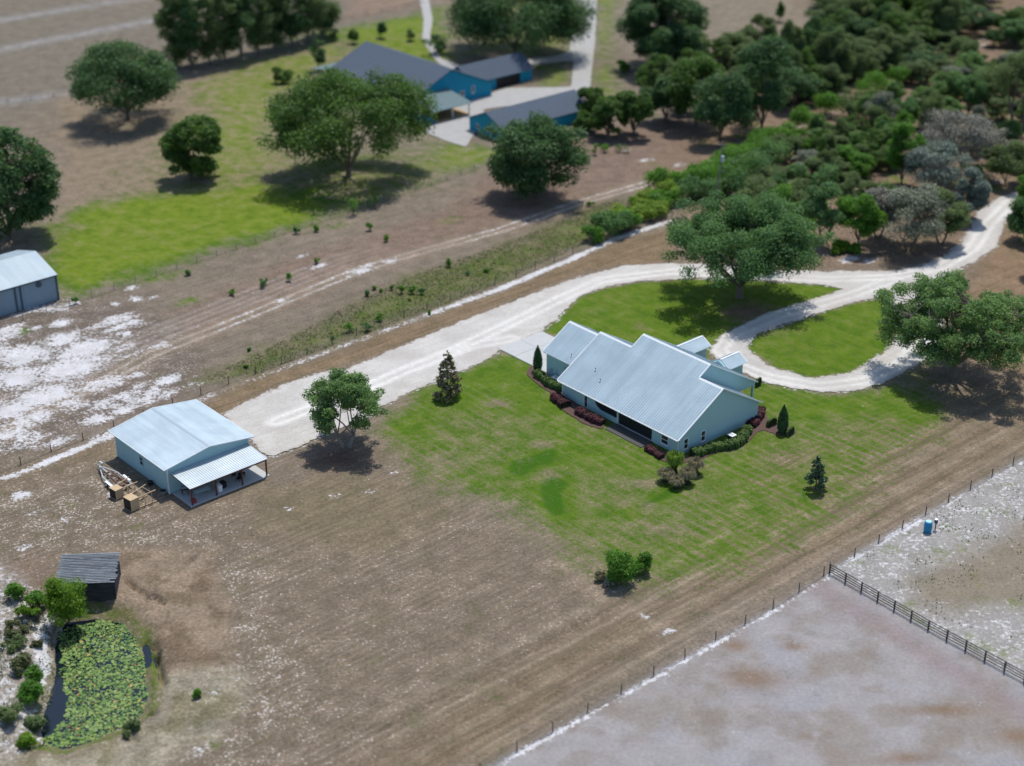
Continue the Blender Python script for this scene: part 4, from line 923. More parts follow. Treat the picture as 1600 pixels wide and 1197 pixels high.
# barrel and feeder by the fence
t = empty('plastic_barrel', at(1449, 831), 0, 'bright blue plastic barrel standing by the right-hand wire fence', 'barrel')
q = MB(); q.tube([(0,0,0),(0,0,.1),(0,0,.55),(0,0,1.0),(0,0,1.5),(0,0,1.62)], [.46,.52,.56,.56,.52,.44], 16); q.build('drum', M['bluedrum'], t, smooth=True)
q = MB(); q.tube([(0,0,1.622),(0,0,1.70)], .40, 14); q.build('lid', mat_plain('pale_blue_plastic', (.35,.62,.70), .4), t)
q = MB(); q.tube([(0,0,1.0),(0,0,1.06)], .58, 16); q.build('hoop', M['bluedrum'], t)
t = empty('feeder', at(1461, 828), 0, 'slim dark feeder on a post next to the blue barrel', 'feeder')
q = MB(); q.tube([(0,0,0),(0,0,1.0)], .07, 6); q.build('post', M['dark'], t)
q = MB(); q.tube([(0,0,.95),(0,0,1.2),(0,0,1.75)], [.1,.26,.26], 10); q.build('hopper', mat_plain('dark_blue_grey', (.06,.09,.11), .5), t)
q = MB(); q.tube([(0,0,1.752),(0,0,1.85)], [.30,.06], 10); q.build('lid', M['steel'], t)

# ------------------------------------------------------------------ plants
def unit(a): return a/(np.linalg.norm(a, axis=-1, keepdims=True)+1e-9)
def leaf_mesh(name, P, N, size, v, mat, parent=None, aspect=.62, rnd=.8, r=None, up=.45):
    """many small leaf cards: centres P, facing roughly N"""
    r = r or rng; n = len(P); size = np.broadcast_to(size, (n,))
    d = unit(N+np.array([0, 0, up])+r.normal(size=(n, 3))*rnd); t = unit(np.cross(d, r.normal(size=(n, 3)))); b = np.cross(d, t)
    s = (size*(.6+.8*r.random(n)))[:, None]
    V = np.stack([P+t*s, P+b*s*aspect+d*s*.15, P-t*s, P-b*s*aspect+d*s*.15], 1).reshape(-1, 3)
    F = np.arange(4*n).reshape(n, 4)
    return np_mesh(name, V, F, mat, parent, {'v': ('FACE', 'FLOAT', np.clip(v, 0, 1))})
def rdir(r, n): return unit(r.normal(size=(n, 3)))
def clumps(r, C, rad, n, flat=.7, up=.35):
    """n leaf centres spread over clumps C with radii rad; returns points, normals, clump index"""
    k = r.choice(len(C), n, p=rad**2/np.sum(rad**2)); d = rdir(r, n); d[:, 2] += up; d = unit(d)
    q = r.random(n)**.35; lump = .82+.36*r.random(n)
    P = C[k]+d*(rad[k]*q*lump)[:, None]*np.array([1, 1, flat]); return P, d, k

def tree(name, label, base, W, H, leaf, cat='tree', group=None, bark='bark', trunk=.16, n_cl=70, cr=.105, n_leaf=9000, ls=.32, zc=.56, inner=.62,
         low=-.35, limbs=7, tr=None, stems=1, seed=0, flat=.72, crown='dome', squash=1.0, gaps=0.0):
    r = np.random.default_rng(1000+seed); t = empty(name, base, 0, label, cat, group)
    tr = tr or W*.020+.12
    # clump centres
    C = []; tries = 0
    nb_ = max(6, n_cl//9); B_ = []      # boughs: foliage gathers round them and thins out between
    while len(B_) < nb_:
        d = rdir(r, 1)[0]
        if d[2] > low and all(np.dot(d, q) < .93 for q in B_): B_.append(d)
        elif r.random() < .02: B_.append(d*np.array([1, 1, -1]) if d[2] <= low else d)
    BR = .80+.28*r.random(nb_); BS = .20+.16*r.random(nb_)
    while len(C) < n_cl and tries < n_cl*40:
        tries += 1
        if crown == 'cone' or r.random() < .22: d = rdir(r, 1)[0]; bq = 1
        else: bi = r.integers(nb_); d = unit(B_[bi]+r.normal(size=3)*BS[bi]); bq = BR[bi]
        if d[2] < low: continue
        q = (inner+(1-inner)*r.random()**.6)*bq
        if crown == 'cone':
            h = r.random()**1.25; ang = r.random()*6.283; rr = (1-h)**.8*W/2*(.5+.5*r.random()**.5)*.92+.05
            c = np.array([rr*math.cos(ang), rr*math.sin(ang), H*(trunk*.7+(1-trunk*.7)*h*.97)])
        else:
            az = math.atan2(d[1], d[0]); wob = 1+.13*math.sin(2*az+seed)+.09*math.sin(5*az+seed*2.1)
            up = (H*(1-zc)) if d[2] > 0 else H*(zc-trunk)*.95
            c = np.array([d[0]*W/2*q*wob*(1-cr), d[1]*W/2*q*wob*squash*(1-cr), H*zc+d[2]*up*q*(.90 if d[2] > 0 else 1)])
        if gaps and vnoise(np.array([c[0]]), np.array([c[1]+c[2]*1.7]), W*.20, 400+seed)[0] < gaps: continue
        C.append(c)
    C = np.array(C); rad = W*cr*(.65+.7*r.random(len(C)))
    if crown == 'cone': rad *= np.clip(1.15-C[:, 2]/H*.75, .35, 1.2)
    P, N, k = clumps(r, C, rad, n_leaf, flat); ctone = r.random(len(C))
    keep = P[:, 2] > .05*H*0+.15; P, N, k = P[keep], N[keep], k[keep]
    hgt = np.clip(C[:, 2]/H, 0, 1); v = .02+.50*ctone[k]+.48*r.random(len(P))
    # limbs
    mb = MB()
    if crown == 'cone':
        mb.tube([(0,0,-.2), (.03,0,H*.5), (0,0,H*.93)], [tr, tr*.6, .02], 7)
        for c in C[::3]: mb.tube([(0,0,c[2]*.85), tuple(c)], [tr*.25, .01], 4, False)
    else:
        ends = []
        for s in range(stems):
            ox, oy = ((0, 0) if stems == 1 else (math.cos(s*2.5+.5)*tr*2.2, math.sin(s*2.5+.5)*tr*1.6))
            lean = Vector((ox*1.5, oy*1.5, 0)); th = H*trunk
            mb.tube([(ox, oy, -.3), (ox, oy, .25), Vector((ox, oy, th*.6))+lean*.5, Vector((ox, oy, th))+lean], [tr*1.7, tr*1.15, tr*.95, tr*.9], 9)
            nl = limbs if stems == 1 else max(3, limbs//stems)
            for i in range(nl):
                a = 6.283*(i+.5*r.random())/nl+s*1.1; reach = W/2*(.40+.25*r.random()); zt = H*(zc-.06+.28*r.random())
                if i == 0: reach *= .2; zt = H*(zc+.2)
                p0 = Vector((ox, oy, th*.92))+lean; e = Vector((math.cos(a)*reach, math.sin(a)*reach*squash, zt))
                m1 = p0.lerp(e, .35)+Vector((0, 0, -H*.02+r.normal()*.2)); m2 = p0.lerp(e, .7)+Vector((r.normal()*.3, r.normal()*.3, H*.03))
                mb.tube([p0, m1, m2, e], [tr*.62, tr*.45, tr*.30, tr*.14], 6, False); ends += [np.array(m1), np.array(m2), np.array(e)]
        E_ = np.array(ends)
        for c, q in zip(C, rad):
            j = np.argmin(np.linalg.norm(E_-c, axis=1)+np.where(E_[:, 2] > c[2]+1, 1.5, 0)); s0 = E_[j]; md = (s0+c)/2+r.normal(size=3)*.25
            mb.tube([tuple(s0), tuple(md), tuple(c+np.array([0, 0, q*.2]))], [tr*.17, tr*.10, .025], 5, False)
    mb.build('trunk', M[bark], t, fix=False, smooth=True)
    leaf_mesh('crown', P, N, ls, v, M[leaf], t, r=r)
    return t
def pxtree(name, label, bx, by, wpx, top, leaf, **kw):
    """base of the trunk, crown width and top given as seen in the photo; turned into metres"""
    p = on(bx, by); k = ppm(p); H = (by-top)/k/.90
    W = wpx/k; H = max(H, .3)
    if kw.pop('broad', 1): H -= W*.06*0
    return tree(name, label, p, W, H, leaf, **kw)

# the oaks and garden trees that stand alone
pxtree('live_oak', 'large dense live oak whose shade covers the lawn behind the farmhouse', 1155, 465, 268, 314, 'leaf_oak', seed=1, trunk=.13, n_cl=230, cr=.068, n_leaf=80000, ls=.20, limbs=10, low=-.42, zc=.50, tr=.62, inner=.32)
pxtree('live_oak', 'open-branched live oak over the loop of the gravel drive at the right', 1487, 588, 248, 438, 'leaf_oak2', seed=3, trunk=.12, n_cl=290, cr=.052, n_leaf=70000, ls=.185, limbs=12, low=-.62, zc=.54, tr=.60, inner=.30, gaps=.16)
pxtree('live_oak', 'small twin-trunked live oak at the gravel edge near the workshop', 541, 699, 136, 586, 'leaf_oak2', seed=23, trunk=.15, n_cl=170, cr=.082, n_leaf=34000, ls=.165, limbs=8, stems=2, low=-.62, zc=.57, tr=.24, inner=.38, bark='bark_pale', gaps=.28)
pxtree('magnolia_tree', 'conical magnolia with reddish young leaves between gravel and lawn', 700, 620, 46, 547, 'leaf_magred', seed=7, trunk=.10, n_cl=60, cr=.15, n_leaf=2600, ls=.22, crown='cone', tr=.12)
pxtree('magnolia_tree', 'small dark magnolia alone on the dry lawn right of the farmhouse', 1274, 766, 38, 710, 'leaf_mag', seed=8, trunk=.30, n_cl=50, cr=.15, n_leaf=2600, ls=.17, crown='cone', tr=.11)
def topiary(px, py, wpx, top, label, seed):
    p = on(px, py); k = ppm(p); W = wpx/k; H = (py-top)/k/.9; r = np.random.default_rng(seed)
    t = empty('cypress_tree', p, 0, label, 'tree', 'clipped cone trees'); n = 4200
    h = r.random(n)**.8; a = r.random(n)*6.283; prof = np.sin(np.clip(h*.93+.12, 0, 1)*math.pi)**.55*(1-.35*h)
    rr = W/2*prof*(.75+.3*r.random(n)); P = np.stack([rr*np.cos(a), rr*np.sin(a), .12+h*(H-.15)], -1)
    N = np.stack([np.cos(a), np.sin(a), np.full(n, .5)], -1)
    leaf_mesh('crown', P, N, .12, .2+.6*r.random(n), M['leaf_cyp'], t, r=r)
    q = MB(); q.tube([(0,0,-.1),(0,0,H*.8)], [.12,.04], 6); q.build('trunk', M['bark'], t)
topiary(840, 580, 16, 540, 'slim clipped cone tree in the mulch bed at the garage corner', 1)
topiary(1222, 676, 19, 632, 'dark clipped cone tree in the mulch bed at the right end of the farmhouse', 2)

def shrub(name, label, px, py, wpx, hpx, leaf, n=900, ls=.14, seed=0, group=None, cat='shrub', stem=True, lumps=9, p=None, flat=.85):
    p = p or on(px, py); k = ppm(p); W = wpx/k; H = hpx/k/.85; r = np.random.default_rng(2000+seed)
    t = empty(name, p, 0, label, cat, group)
    C = np.stack([r.normal(size=lumps)*W*.20, r.normal(size=lumps)*W*.20, H*(.25+.5*r.random(lumps))], -1); rad = np.full(lumps, .28)*(W*.5+H*.5)*(.7+.5*r.random(lumps))
    P, N, q = clumps(r, C, rad, n, flat); g = P[:, 2] > .03; P, N, q = P[g], N[g], q[g]
    P[:, 2] = np.minimum(P[:, 2], H*1.05)
    leaf_mesh('foliage', P, N, ls, .1+.4*r.random(lumps)[q]+.5*r.random(len(P)), M[leaf], t, r=r)
    if stem:
        mb = MB()
        for c in C[:5]: mb.tube([(0,0,-.1), tuple(c)], [.05, .015], 5, False)
        mb.build('stem', M['bark'], t, fix=False)
    return t
pxtree('shrub', 'big bright green shrub in the mulch patch below the lawn', 969, 910, 56, 856, 'leaf_green', cat='shrub', seed=144, n_cl=80, cr=.17, trunk=.03, low=-.9, zc=.46, tr=.08, n_leaf=7000, ls=.14, limbs=5, inner=.35)
pxtree('shrub', 'smaller bright green shrub leaning against the big one below the lawn', 1003, 896, 32, 858, 'leaf_green', cat='shrub', seed=145, n_cl=50, cr=.18, trunk=.03, low=-.9, zc=.48, tr=.06, n_leaf=3200, ls=.13, limbs=4, inner=.35)
shrub('dry_grass_clump', 'dark brown dry clump left of the bright shrub pair', 934, 906, 22, 16, 'leaf_tan', 500, .15, 3, cat='grass clump')
shrub('dry_grass_clump', 'low dry clump right under the bright shrub pair', 950, 914, 20, 10, 'leaf_dead', 350, .14, 4, cat='grass clump')
pxtree('willow_bush', 'tall feathery bright green bush between pond and plank shed', 108, 972, 74, 890, 'leaf_lime', cat='bush', seed=143, n_cl=120, cr=.15, trunk=.03, low=-.9, zc=.44, tr=.10, n_leaf=12000, ls=.13, limbs=6, inner=.4)
for i, (x, y, w_, h_, lf, lb) in enumerate(((25, 937, 25, 26, 'leaf_green', 'round spiky shrub at the very top left of the pond bank'), (63, 950, 26, 34, 'leaf_green', 'green shrub left of the feathery bush'), (47, 965, 28, 26, 'leaf_lime', 'yellow-green shrub on white sand above the pond'),
        (57, 1068, 26, 26, 'leaf_green', 'green shrub at the middle of the pond bank'), (48, 1096, 40, 34, 'leaf_green', 'broad bright shrub on the pond bank, largest of the lower ones'), (18, 1130, 34, 30, 'leaf_scrub', 'dark green shrub at the left edge beside the pond'), (58, 1140, 34, 26, 'leaf_scrub', 'olive shrub by the lower end of the open water'),
        (45, 1168, 26, 26, 'leaf_lime', 'bright shrub at the bottom left corner of the pond'), (208, 1142, 30, 16, 'leaf_scrub', 'low olive shrub at the lower right rim of the pond'), (308, 1089, 13, 13, 'leaf_green', 'tiny green shrub on the pale mound right of the pond'),
        (20, 990, 34, 16, 'leaf_weed', 'low weedy shrub at the left edge above the pond'), (30, 1045, 48, 18, 'leaf_weed', 'low olive weed patch left of the pond'), (22, 1010, 30, 14, 'leaf_scrub', 'grey-green weed clump on the white bank'), (58, 1010, 16, 9, 'leaf_weed', 'small weed clump close to the open water'))):
    shrub('shrub', lb, x, y, w_, h_, lf, int(500+w_*h_*1.6), .15, 20+i, 'shrubs around the pond')

# hedges: leaf-covered bands that follow a bed
def hedge(label, px, wd, ht, leaf, n, seed, cat='hedge', ls=.10, tone=0):
    pts = np.array([tuple(at(*q)[:2]) for q in px]); r = np.random.default_rng(seed); seg = np.linalg.norm(np.diff(pts, axis=0), axis=1); cum = np.concatenate([[0], np.cumsum(seg)])
    t = empty('hedge', (pts[0][0], pts[0][1], 0), 0, label, cat)
    s = r.random(n)*cum[-1]; X_ = np.interp(s, cum, pts[:, 0]); Y_ = np.interp(s, cum, pts[:, 1]); i = np.clip(np.searchsorted(cum, s)-1, 0, len(seg)-1)
    d = np.diff(pts, axis=0)[i]/seg[i][:, None]; nn = np.stack([-d[:, 1], d[:, 0]], -1)
    a = r.random(n)*math.pi; ca, sa_ = np.cos(a), np.sin(a); q = (.86+.2*r.random(n))*(1+.10*np.sin(s*2.1)+.07*np.sin(s*5.3))
    off = np.sign(ca)*np.abs(ca)**.6*wd/2*q; z = np.abs(sa_)**.55*ht*q
    P = np.stack([X_+nn[:, 0]*off-pts[0][0], Y_+nn[:, 1]*off-pts[0][1], z], -1)
    N = np.stack([nn[:, 0]*ca, nn[:, 1]*ca, sa_+.1], -1)
    leaf_mesh('foliage', P, N, ls, .1+.8*r.random(n)*(.7+.3*np.sin(s*1.7)), M[leaf], t, r=r, rnd=.55)
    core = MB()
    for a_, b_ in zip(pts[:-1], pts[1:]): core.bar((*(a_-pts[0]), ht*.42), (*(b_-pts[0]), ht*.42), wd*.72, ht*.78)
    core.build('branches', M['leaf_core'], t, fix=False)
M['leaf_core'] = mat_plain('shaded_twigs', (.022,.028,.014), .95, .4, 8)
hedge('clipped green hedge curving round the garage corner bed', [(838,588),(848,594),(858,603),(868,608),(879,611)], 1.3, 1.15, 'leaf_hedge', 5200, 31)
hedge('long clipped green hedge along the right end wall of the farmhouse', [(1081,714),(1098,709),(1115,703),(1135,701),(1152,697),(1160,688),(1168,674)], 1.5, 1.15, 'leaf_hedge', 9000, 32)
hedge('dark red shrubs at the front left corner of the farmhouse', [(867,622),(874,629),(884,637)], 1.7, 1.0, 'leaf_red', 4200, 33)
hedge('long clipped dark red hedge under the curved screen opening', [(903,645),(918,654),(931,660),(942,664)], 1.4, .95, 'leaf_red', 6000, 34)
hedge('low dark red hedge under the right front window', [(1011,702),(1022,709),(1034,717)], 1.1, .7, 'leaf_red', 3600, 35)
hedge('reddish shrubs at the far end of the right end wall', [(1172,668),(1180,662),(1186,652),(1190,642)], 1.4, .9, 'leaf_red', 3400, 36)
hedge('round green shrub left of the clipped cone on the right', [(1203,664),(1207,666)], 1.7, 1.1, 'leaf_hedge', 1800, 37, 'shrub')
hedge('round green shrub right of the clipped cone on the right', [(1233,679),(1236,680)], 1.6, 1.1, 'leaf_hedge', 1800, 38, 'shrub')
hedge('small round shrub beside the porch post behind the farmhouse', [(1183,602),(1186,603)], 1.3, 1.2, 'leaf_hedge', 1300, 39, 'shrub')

def tuft(label, px, py, wpx, hpx, leaf, n, seed, name='grass_clump', wb=.035, cat='ornamental grass', arch=.75):
    p = on(px, py); k = ppm(p); W = wpx/k/2; H = hpx/k/.85; r = np.random.default_rng(seed)
    t = empty(name, p, 0, label, cat, 'grass clumps at the house corner'); V = []; n_ = n
    a = r.random(n)*6.283; reach = W*(.25+.75*r.random(n)); top = H*(.65+.35*r.random(n))
    for f0, f1 in ((0, .5), (.5, 1.)):
        for e in (0,): pass
    def pt(f): return np.stack([np.cos(a)*reach*f**.8, np.sin(a)*reach*f**.8, top*np.sin(np.minimum(f*(1.35+1.35*arch*reach/W), 2.7))], -1)
    side = np.stack([-np.sin(a), np.cos(a), np.zeros(n)], -1); quads = []
    fs = [0, .35, .7, 1.0]; wd = [wb, wb*1.1, wb*.8, wb*.15]
    for i in range(3):
        A, B = pt(fs[i]), pt(fs[i+1]); quads.append(np.stack([A-side*wd[i], A+side*wd[i], B+side*wd[i+1], B-side*wd[i+1]], 1))
    V = np.concatenate(quads).reshape(-1, 3); F = np.arange(len(V)).reshape(-1, 4)
    np_mesh('blades', V, F, M[leaf], t, {'v': ('FACE', 'FLOAT', np.tile(r.random(n), 3))})
    b = MB(); b.tube([(0,0,-.05),(0,0,H*.30)], [W*.45, W*.2], 8); b.build('crown_base', M['leaf_core'], t)
tuft('spiky green palm clump at the near corner of the farmhouse', 1053, 742, 36, 34, 'leaf_palm', 700, 41, 'palm_clump', .07, 'palm')
tuft('tan fountain grass left of the spiky palm clump', 1040, 752, 34, 18, 'leaf_tan', 1100, 42)
tuft('tan fountain grass nearest the end wall hedge', 1086, 740, 34, 22, 'leaf_tan', 1100, 43)
tuft('tan fountain grass in the middle of the corner bed, lowest of them', 1073, 755, 34, 22, 'leaf_tan', 1100, 44)
tuft('dry fountain grass in front of the palm clump', 1057, 762, 30, 16, 'leaf_tan', 800, 45)

# neighbour's trees
far = dict(bark='bark', n_leaf=26000, ls=.30)
pxtree('live_oak', 'round-topped dark oak alone in the brown pasture at the upper left', 200, 186, 182, 70, 'leaf_far', seed=11, n_cl=150, cr=.10, trunk=.07, low=-.55, zc=.50, tr=.5, **far)
pxtree('live_oak', 'huge spreading oak in front of the blue house', 545, 275, 262, 125, 'leaf_farlit', seed=12, n_cl=170, cr=.085, trunk=.08, low=-.6, zc=.50, tr=.6, n_leaf=44000, ls=.30)
pxtree('oak_tree', 'young twin-topped oak on the brown grass left of the huge oak', 308, 279, 104, 186, 'leaf_farlit', seed=18, n_cl=95, cr=.12, trunk=.03, low=-.95, zc=.50, tr=.25, stems=2, **far)
pxtree('oak_tree', 'bushy oak in front of the blue outbuilding', 838, 308, 160, 186, 'leaf_far', seed=21, n_cl=130, cr=.11, trunk=.03, low=-.95, zc=.50, tr=.35, **far)
pxtree('live_oak', 'dark oak cut off by the left edge above the metal barn', 16, 374, 160, 212, 'leaf_far', seed=19, n_cl=120, cr=.10, trunk=.03, low=-.95, zc=.50, tr=.4, **far)
pxtree('live_oak', 'wide dark oak at the top between the two arms of the neighbouring drive', 806, 84, 225, -40, 'leaf_far', seed=16, n_cl=170, cr=.10, trunk=.05, low=-.85, zc=.5, tr=.5, n_leaf=60000, ls=.32)
pxtree('live_oak', 'wide dark oak right of the straight concrete drive', 1035, 106, 145, -12, 'leaf_far', seed=17, n_cl=90, cr=.11, trunk=.06, low=-.8, zc=.52, tr=.7, n_leaf=50000, ls=.32)
# row of tall thin trees at the top
for i, (x, y, w_, tp) in enumerate(((276,104,40,-10),(300,108,44,-30),(328,100,48,-20),(352,96,46,-34),(378,92,46,-20),(404,84,46,-40),(430,78,48,-30),(456,72,50,-42),(482,64,46,-30),(506,56,44,-46))):
    pxtree('slender_tree', 'slender grey-green tree in the row along the top pasture, number hidden among its like' if False else 'slender tree in the row with dark shade along the top left pasture', x, y, w_*1.35, tp, ('leaf_scrub', 'leaf_far', 'leaf_scrub')[i % 3], seed=50+i, n_cl=80, cr=.17, trunk=.02, low=-1, zc=.47, tr=.2, n_leaf=9000, ls=.30, limbs=5, group='row of slender trees at the top left')
# small trees and shrubs round the blue house
for i, (x, y, w_, tp, lf, lb) in enumerate(((517,64,24,34,'leaf_far','upright shrub at the end of the slender tree row'),(498,110,26,58,'leaf_far','tall upright shrub at the left roof corner of the blue house'),(441,130,28,106,'leaf_farlit','round shrub on the lawn left of the blue house'),(552,68,18,48,'leaf_farlit','small shrub above the peak of the slate roof, left one'),
        (596,60,18,36,'leaf_far','pointed shrub behind the peak of the slate roof'),(640,64,16,48,'leaf_scrub','small shrub on the bright lawn behind the slate roof'),(681,84,36,58,'leaf_far','dark round shrub beside the curved drive'),(975,112,22,92,'leaf_green','small round green tree on the grass right of the straight drive'),(1217,34,16,2,'leaf_farlit','single small tree on the far brown field'))):
    pxtree('young_tree', lb, x, y, w_, tp, lf, seed=70+i, n_cl=16, cr=.22, trunk=.06, low=-.8, zc=.5, tr=.12, n_leaf=800, ls=.35, limbs=4)
for i, (x, y, w_, tp, lf, lb) in enumerate(((922,186,48,138,'leaf_farlit','round tree at the right end of the outbuilding roof'),(950,216,60,160,'leaf_farlit','round dark tree second from the outbuilding'),(990,212,62,132,'leaf_farlit','tall round tree in the line right of the outbuilding'),(912,205,40,178,'leaf_farlit','low bushy tree under the end of the outbuilding roof'),
        (1088,196,110,96,'leaf_farlit','tall bright oak in the clump left of the dirt track'),(1040,190,70,122,'leaf_far','dark oak in the clump behind the bare pink earth'),(1125,218,110,120,'leaf_far','dark oak nearest the dirt track in the far clump'),(1190,205,110,72,'leaf_far','blue-green oak at the right of the far clump'),(1065,98,80,32,'leaf_scrub','grey-green oak beside the wide dark oak at the top'),
        (1150,100,80,60,'leaf_scrub','pale grey-green tree above the far clump'))):
    pxtree('oak_tree', lb, x, y, w_, tp, lf, seed=90+i, n_cl=46, cr=.14, trunk=.07, low=-.75, zc=.52, tr=.35, n_leaf=14000, ls=.29, limbs=6)

# the wood at the upper right: distinct trees first
mid = dict(n_leaf=19000, ls=.18)
pxtree('scrub_oak', 'olive-grey scrub oak with low dark limbs at the inside of the drive bend', 1420, 392, 118, 300, 'leaf_grey', seed=120, n_cl=60, cr=.13, trunk=.16, low=-.5, zc=.52, tr=.22, stems=3, **mid)
pxtree('scrub_oak', 'grey-brown scrub oak left of the olive one by the drive', 1372, 372, 70, 292, 'leaf_dead', seed=121, n_cl=40, cr=.14, trunk=.12, low=-.5, zc=.52, tr=.18, stems=2, **mid)
pxtree('scrub_oak', 'olive scrub oak right of the olive-grey one by the drive bend', 1470, 382, 78, 300, 'leaf_scrub', seed=122, n_cl=44, cr=.14, trunk=.14, low=-.5, zc=.52, tr=.2, stems=2, **mid)
pxtree('scrub_oak', 'blue-grey mossy scrub oak in the middle of the wood', 1462, 305, 112, 226, 'leaf_blue', seed=123, n_cl=56, cr=.12, trunk=.10, low=-.5, zc=.52, tr=.24, **mid)
pxtree('scrub_oak', 'broad nearly bare grey tree behind the blue-grey one', 1500, 270, 140, 178, 'leaf_dead', seed=124, n_cl=70, cr=.11, trunk=.12, low=-.4, zc=.54, tr=.26, **mid)
pxtree('scrub_oak', 'small blue-grey scrub oak close to the drive bend', 1508, 345, 66, 268, 'leaf_blue', seed=125, n_cl=36, cr=.14, trunk=.10, low=-.6, zc=.5, tr=.18, **mid)
pxtree('oak_tree', 'tall narrow bright green tree in the middle of the wood', 1408, 290, 56, 192, 'leaf_green', seed=126, n_cl=44, cr=.17, trunk=.08, low=-.8, zc=.5, tr=.22, **mid)
pxtree('oak_tree', 'bright green tree at the gravel side, left of the grey scrub', 1340, 388, 72, 300, 'leaf_green', seed=127, n_cl=44, cr=.14, trunk=.14, low=-.6, zc=.54, tr=.2, **mid)
pxtree('oak_tree', 'dark green tree just behind the big lawn oak', 1288, 380, 78, 288, 'leaf_oak', seed=128, n_cl=44, cr=.14, trunk=.18, low=-.5, zc=.56, tr=.2, stems=2, **mid)
pxtree('live_oak', 'tall grey-green oak with bare trunks showing at the right edge of the wood', 1588, 212, 128, 88, 'leaf_scrub', seed=129, n_cl=60, cr=.11, trunk=.34, low=-.2, zc=.66, tr=.4, stems=2, gaps=.25, **mid)
pxtree('shrub_tree', 'blue-green spreading bush right of the bare grey tree', 1570, 288, 74, 222, 'leaf_scrub', seed=130, n_cl=36, cr=.15, trunk=.06, low=-.8, zc=.5, tr=.15, cat='bush', **mid)
pxtree('shrub_tree', 'dense dark bush at the right edge where the drive leaves the picture', 1602, 378, 72, 312, 'leaf_oak', seed=131, n_cl=36, cr=.15, trunk=.06, low=-.9, zc=.5, tr=.15, cat='bush', **mid)
pxtree('shrub_tree', 'green bush overhanging the drive at its far right bend', 1612, 318, 60, 270, 'leaf_green', seed=132, n_cl=26, cr=.17, trunk=.06, low=-.9, zc=.5, tr=.15, cat='bush', **mid)
pxtree('live_oak', 'oak outside the bend whose shade falls on the brown ground at the right edge', 1640, 425, 90, 330, 'leaf_oak', seed=133, n_cl=40, cr=.13, trunk=.16, low=-.5, zc=.54, tr=.3, **mid)
# prototypes copied through the wood
protos = {}
for key, lf, sd_, n_, kw in (('green', 'leaf_oak', 201, 12000, dict(zc=.54, low=-.8, gaps=.25)), ('green_b', 'leaf_oak2', 207, 10000, dict(zc=.60, low=-.5, gaps=.36, stems=2, squash=.75)), ('scrub', 'leaf_scrub', 202, 11000, dict(zc=.54, low=-.7, gaps=.32)), ('scrub_b', 'leaf_scrub', 208, 8000, dict(zc=.62, low=-.4, gaps=.42, stems=3, squash=.8)),
        ('grey', 'leaf_grey', 203, 8000, dict(zc=.54, low=-.5, gaps=.38, stems=2)), ('bright', 'leaf_green', 204, 11000, dict(zc=.5, low=-.9, gaps=.25)), ('tall', 'leaf_farlit', 209, 9000, dict(zc=.5, low=-.95, squash=.85, gaps=.3)),
        ('dark', 'leaf_far', 205, 12000, dict(zc=.52, low=-.9, gaps=.3)), ('dark_b', 'leaf_farlit', 210, 10000, dict(zc=.52, low=-.9, gaps=.38, squash=.8)), ('scrubb', 'leaf_scrub', 206, 11000, dict(zc=.5, low=-.9, stems=2, gaps=.32))):
    protos[key] = [tree('wood_tree', 'x', (0, 0, 0), 8, 8, lf, n_cl=62, cr=.125, n_leaf=int(n_*1.5), ls=.145, trunk=.08, tr=.2, limbs=7, seed=sd_, inner=.45, **kw), False]
LAB = {'green': ('dark green oak crowded in the wood between dirt track and drive', 'dark green wood oaks'), 'scrub': ('dull green scrub oak crowded in the wood between dirt track and drive', 'dull green scrub oaks'), 'grey': ('grey scrub oak among green trees in the wood', 'grey scrub oaks in the wood'),
       'green_b': ('olive green open-crowned oak among the wood trees', 'olive green wood oaks'), 'scrub_b': ('thin many-stemmed grey-green scrub oak in the wood', 'thin scrub oaks'), 'tall': ('narrow fresh green tree standing among scrub oaks in the wood', 'narrow green wood trees'), 'dark_b': ('brighter green oak in the blurred tree belt beyond the dirt track', 'brighter oaks of the far belt'),
       'bright': ('fresh green rounded tree in the wood beside the dirt track', 'fresh green wood trees'), 'dark': ('dark oak in the blurred tree belt beyond the dirt track', 'dark oaks of the far belt'), 'scrubb': ('grey-green oak in the blurred tree belt beyond the dirt track', 'grey-green oaks of the far belt')}
def put(key, p, w_, h_):
    pr = protos[key]; r0 = pr[0]
    o = r0 if not pr[1] else copy_tree(r0)
    pr[1] = True
    o.location = p; k_ = random.uniform(.82, 1.2); o.scale = (w_/8*k_, w_/8/k_, h_/8*random.uniform(.8, 1.25)); o.rotation_euler = (random.uniform(-.07, .07), random.uniform(-.07, .07), random.random()*6.28)
    o['label'], o['group'] = LAB[key]; o['category'] = 'tree'
def inpoly(px, py, poly):
    c = False
    for (ax, ay), (bx, by) in zip(poly, poly[1:]+poly[:1]):
        if (ay > py) != (by > py) and px < (bx-ax)*(py-ay)/(by-ay)+ax: c = not c
    return c
def fill(poly, n, keys, wr, hr, mind, avoid=()):
    P = []; xs = [q[0] for q in poly]; ys = [q[1] for q in poly]; k = 0
    while len(P) < n and k < 20000:
        k += 1; x, y = random.uniform(min(xs), max(xs)), random.uniform(min(ys), max(ys))
        if not inpoly(x, y, poly): continue
        q = at(x, y)
        if any((q-a).length < mind*random.uniform(.7, 1.25) for a in P) or any((q-at(*a[:2])).length < a[2] for a in avoid): continue
        P.append(q); put(random.choice(keys), q, random.uniform(*wr), random.uniform(*hr))
AV = ((1420,392,4),(1372,372,4),(1470,382,4),(1462,305,5),(1500,270,6),(1508,345,3),(1408,290,4),(1340,388,4),(1288,380,4),(1588,212,6))
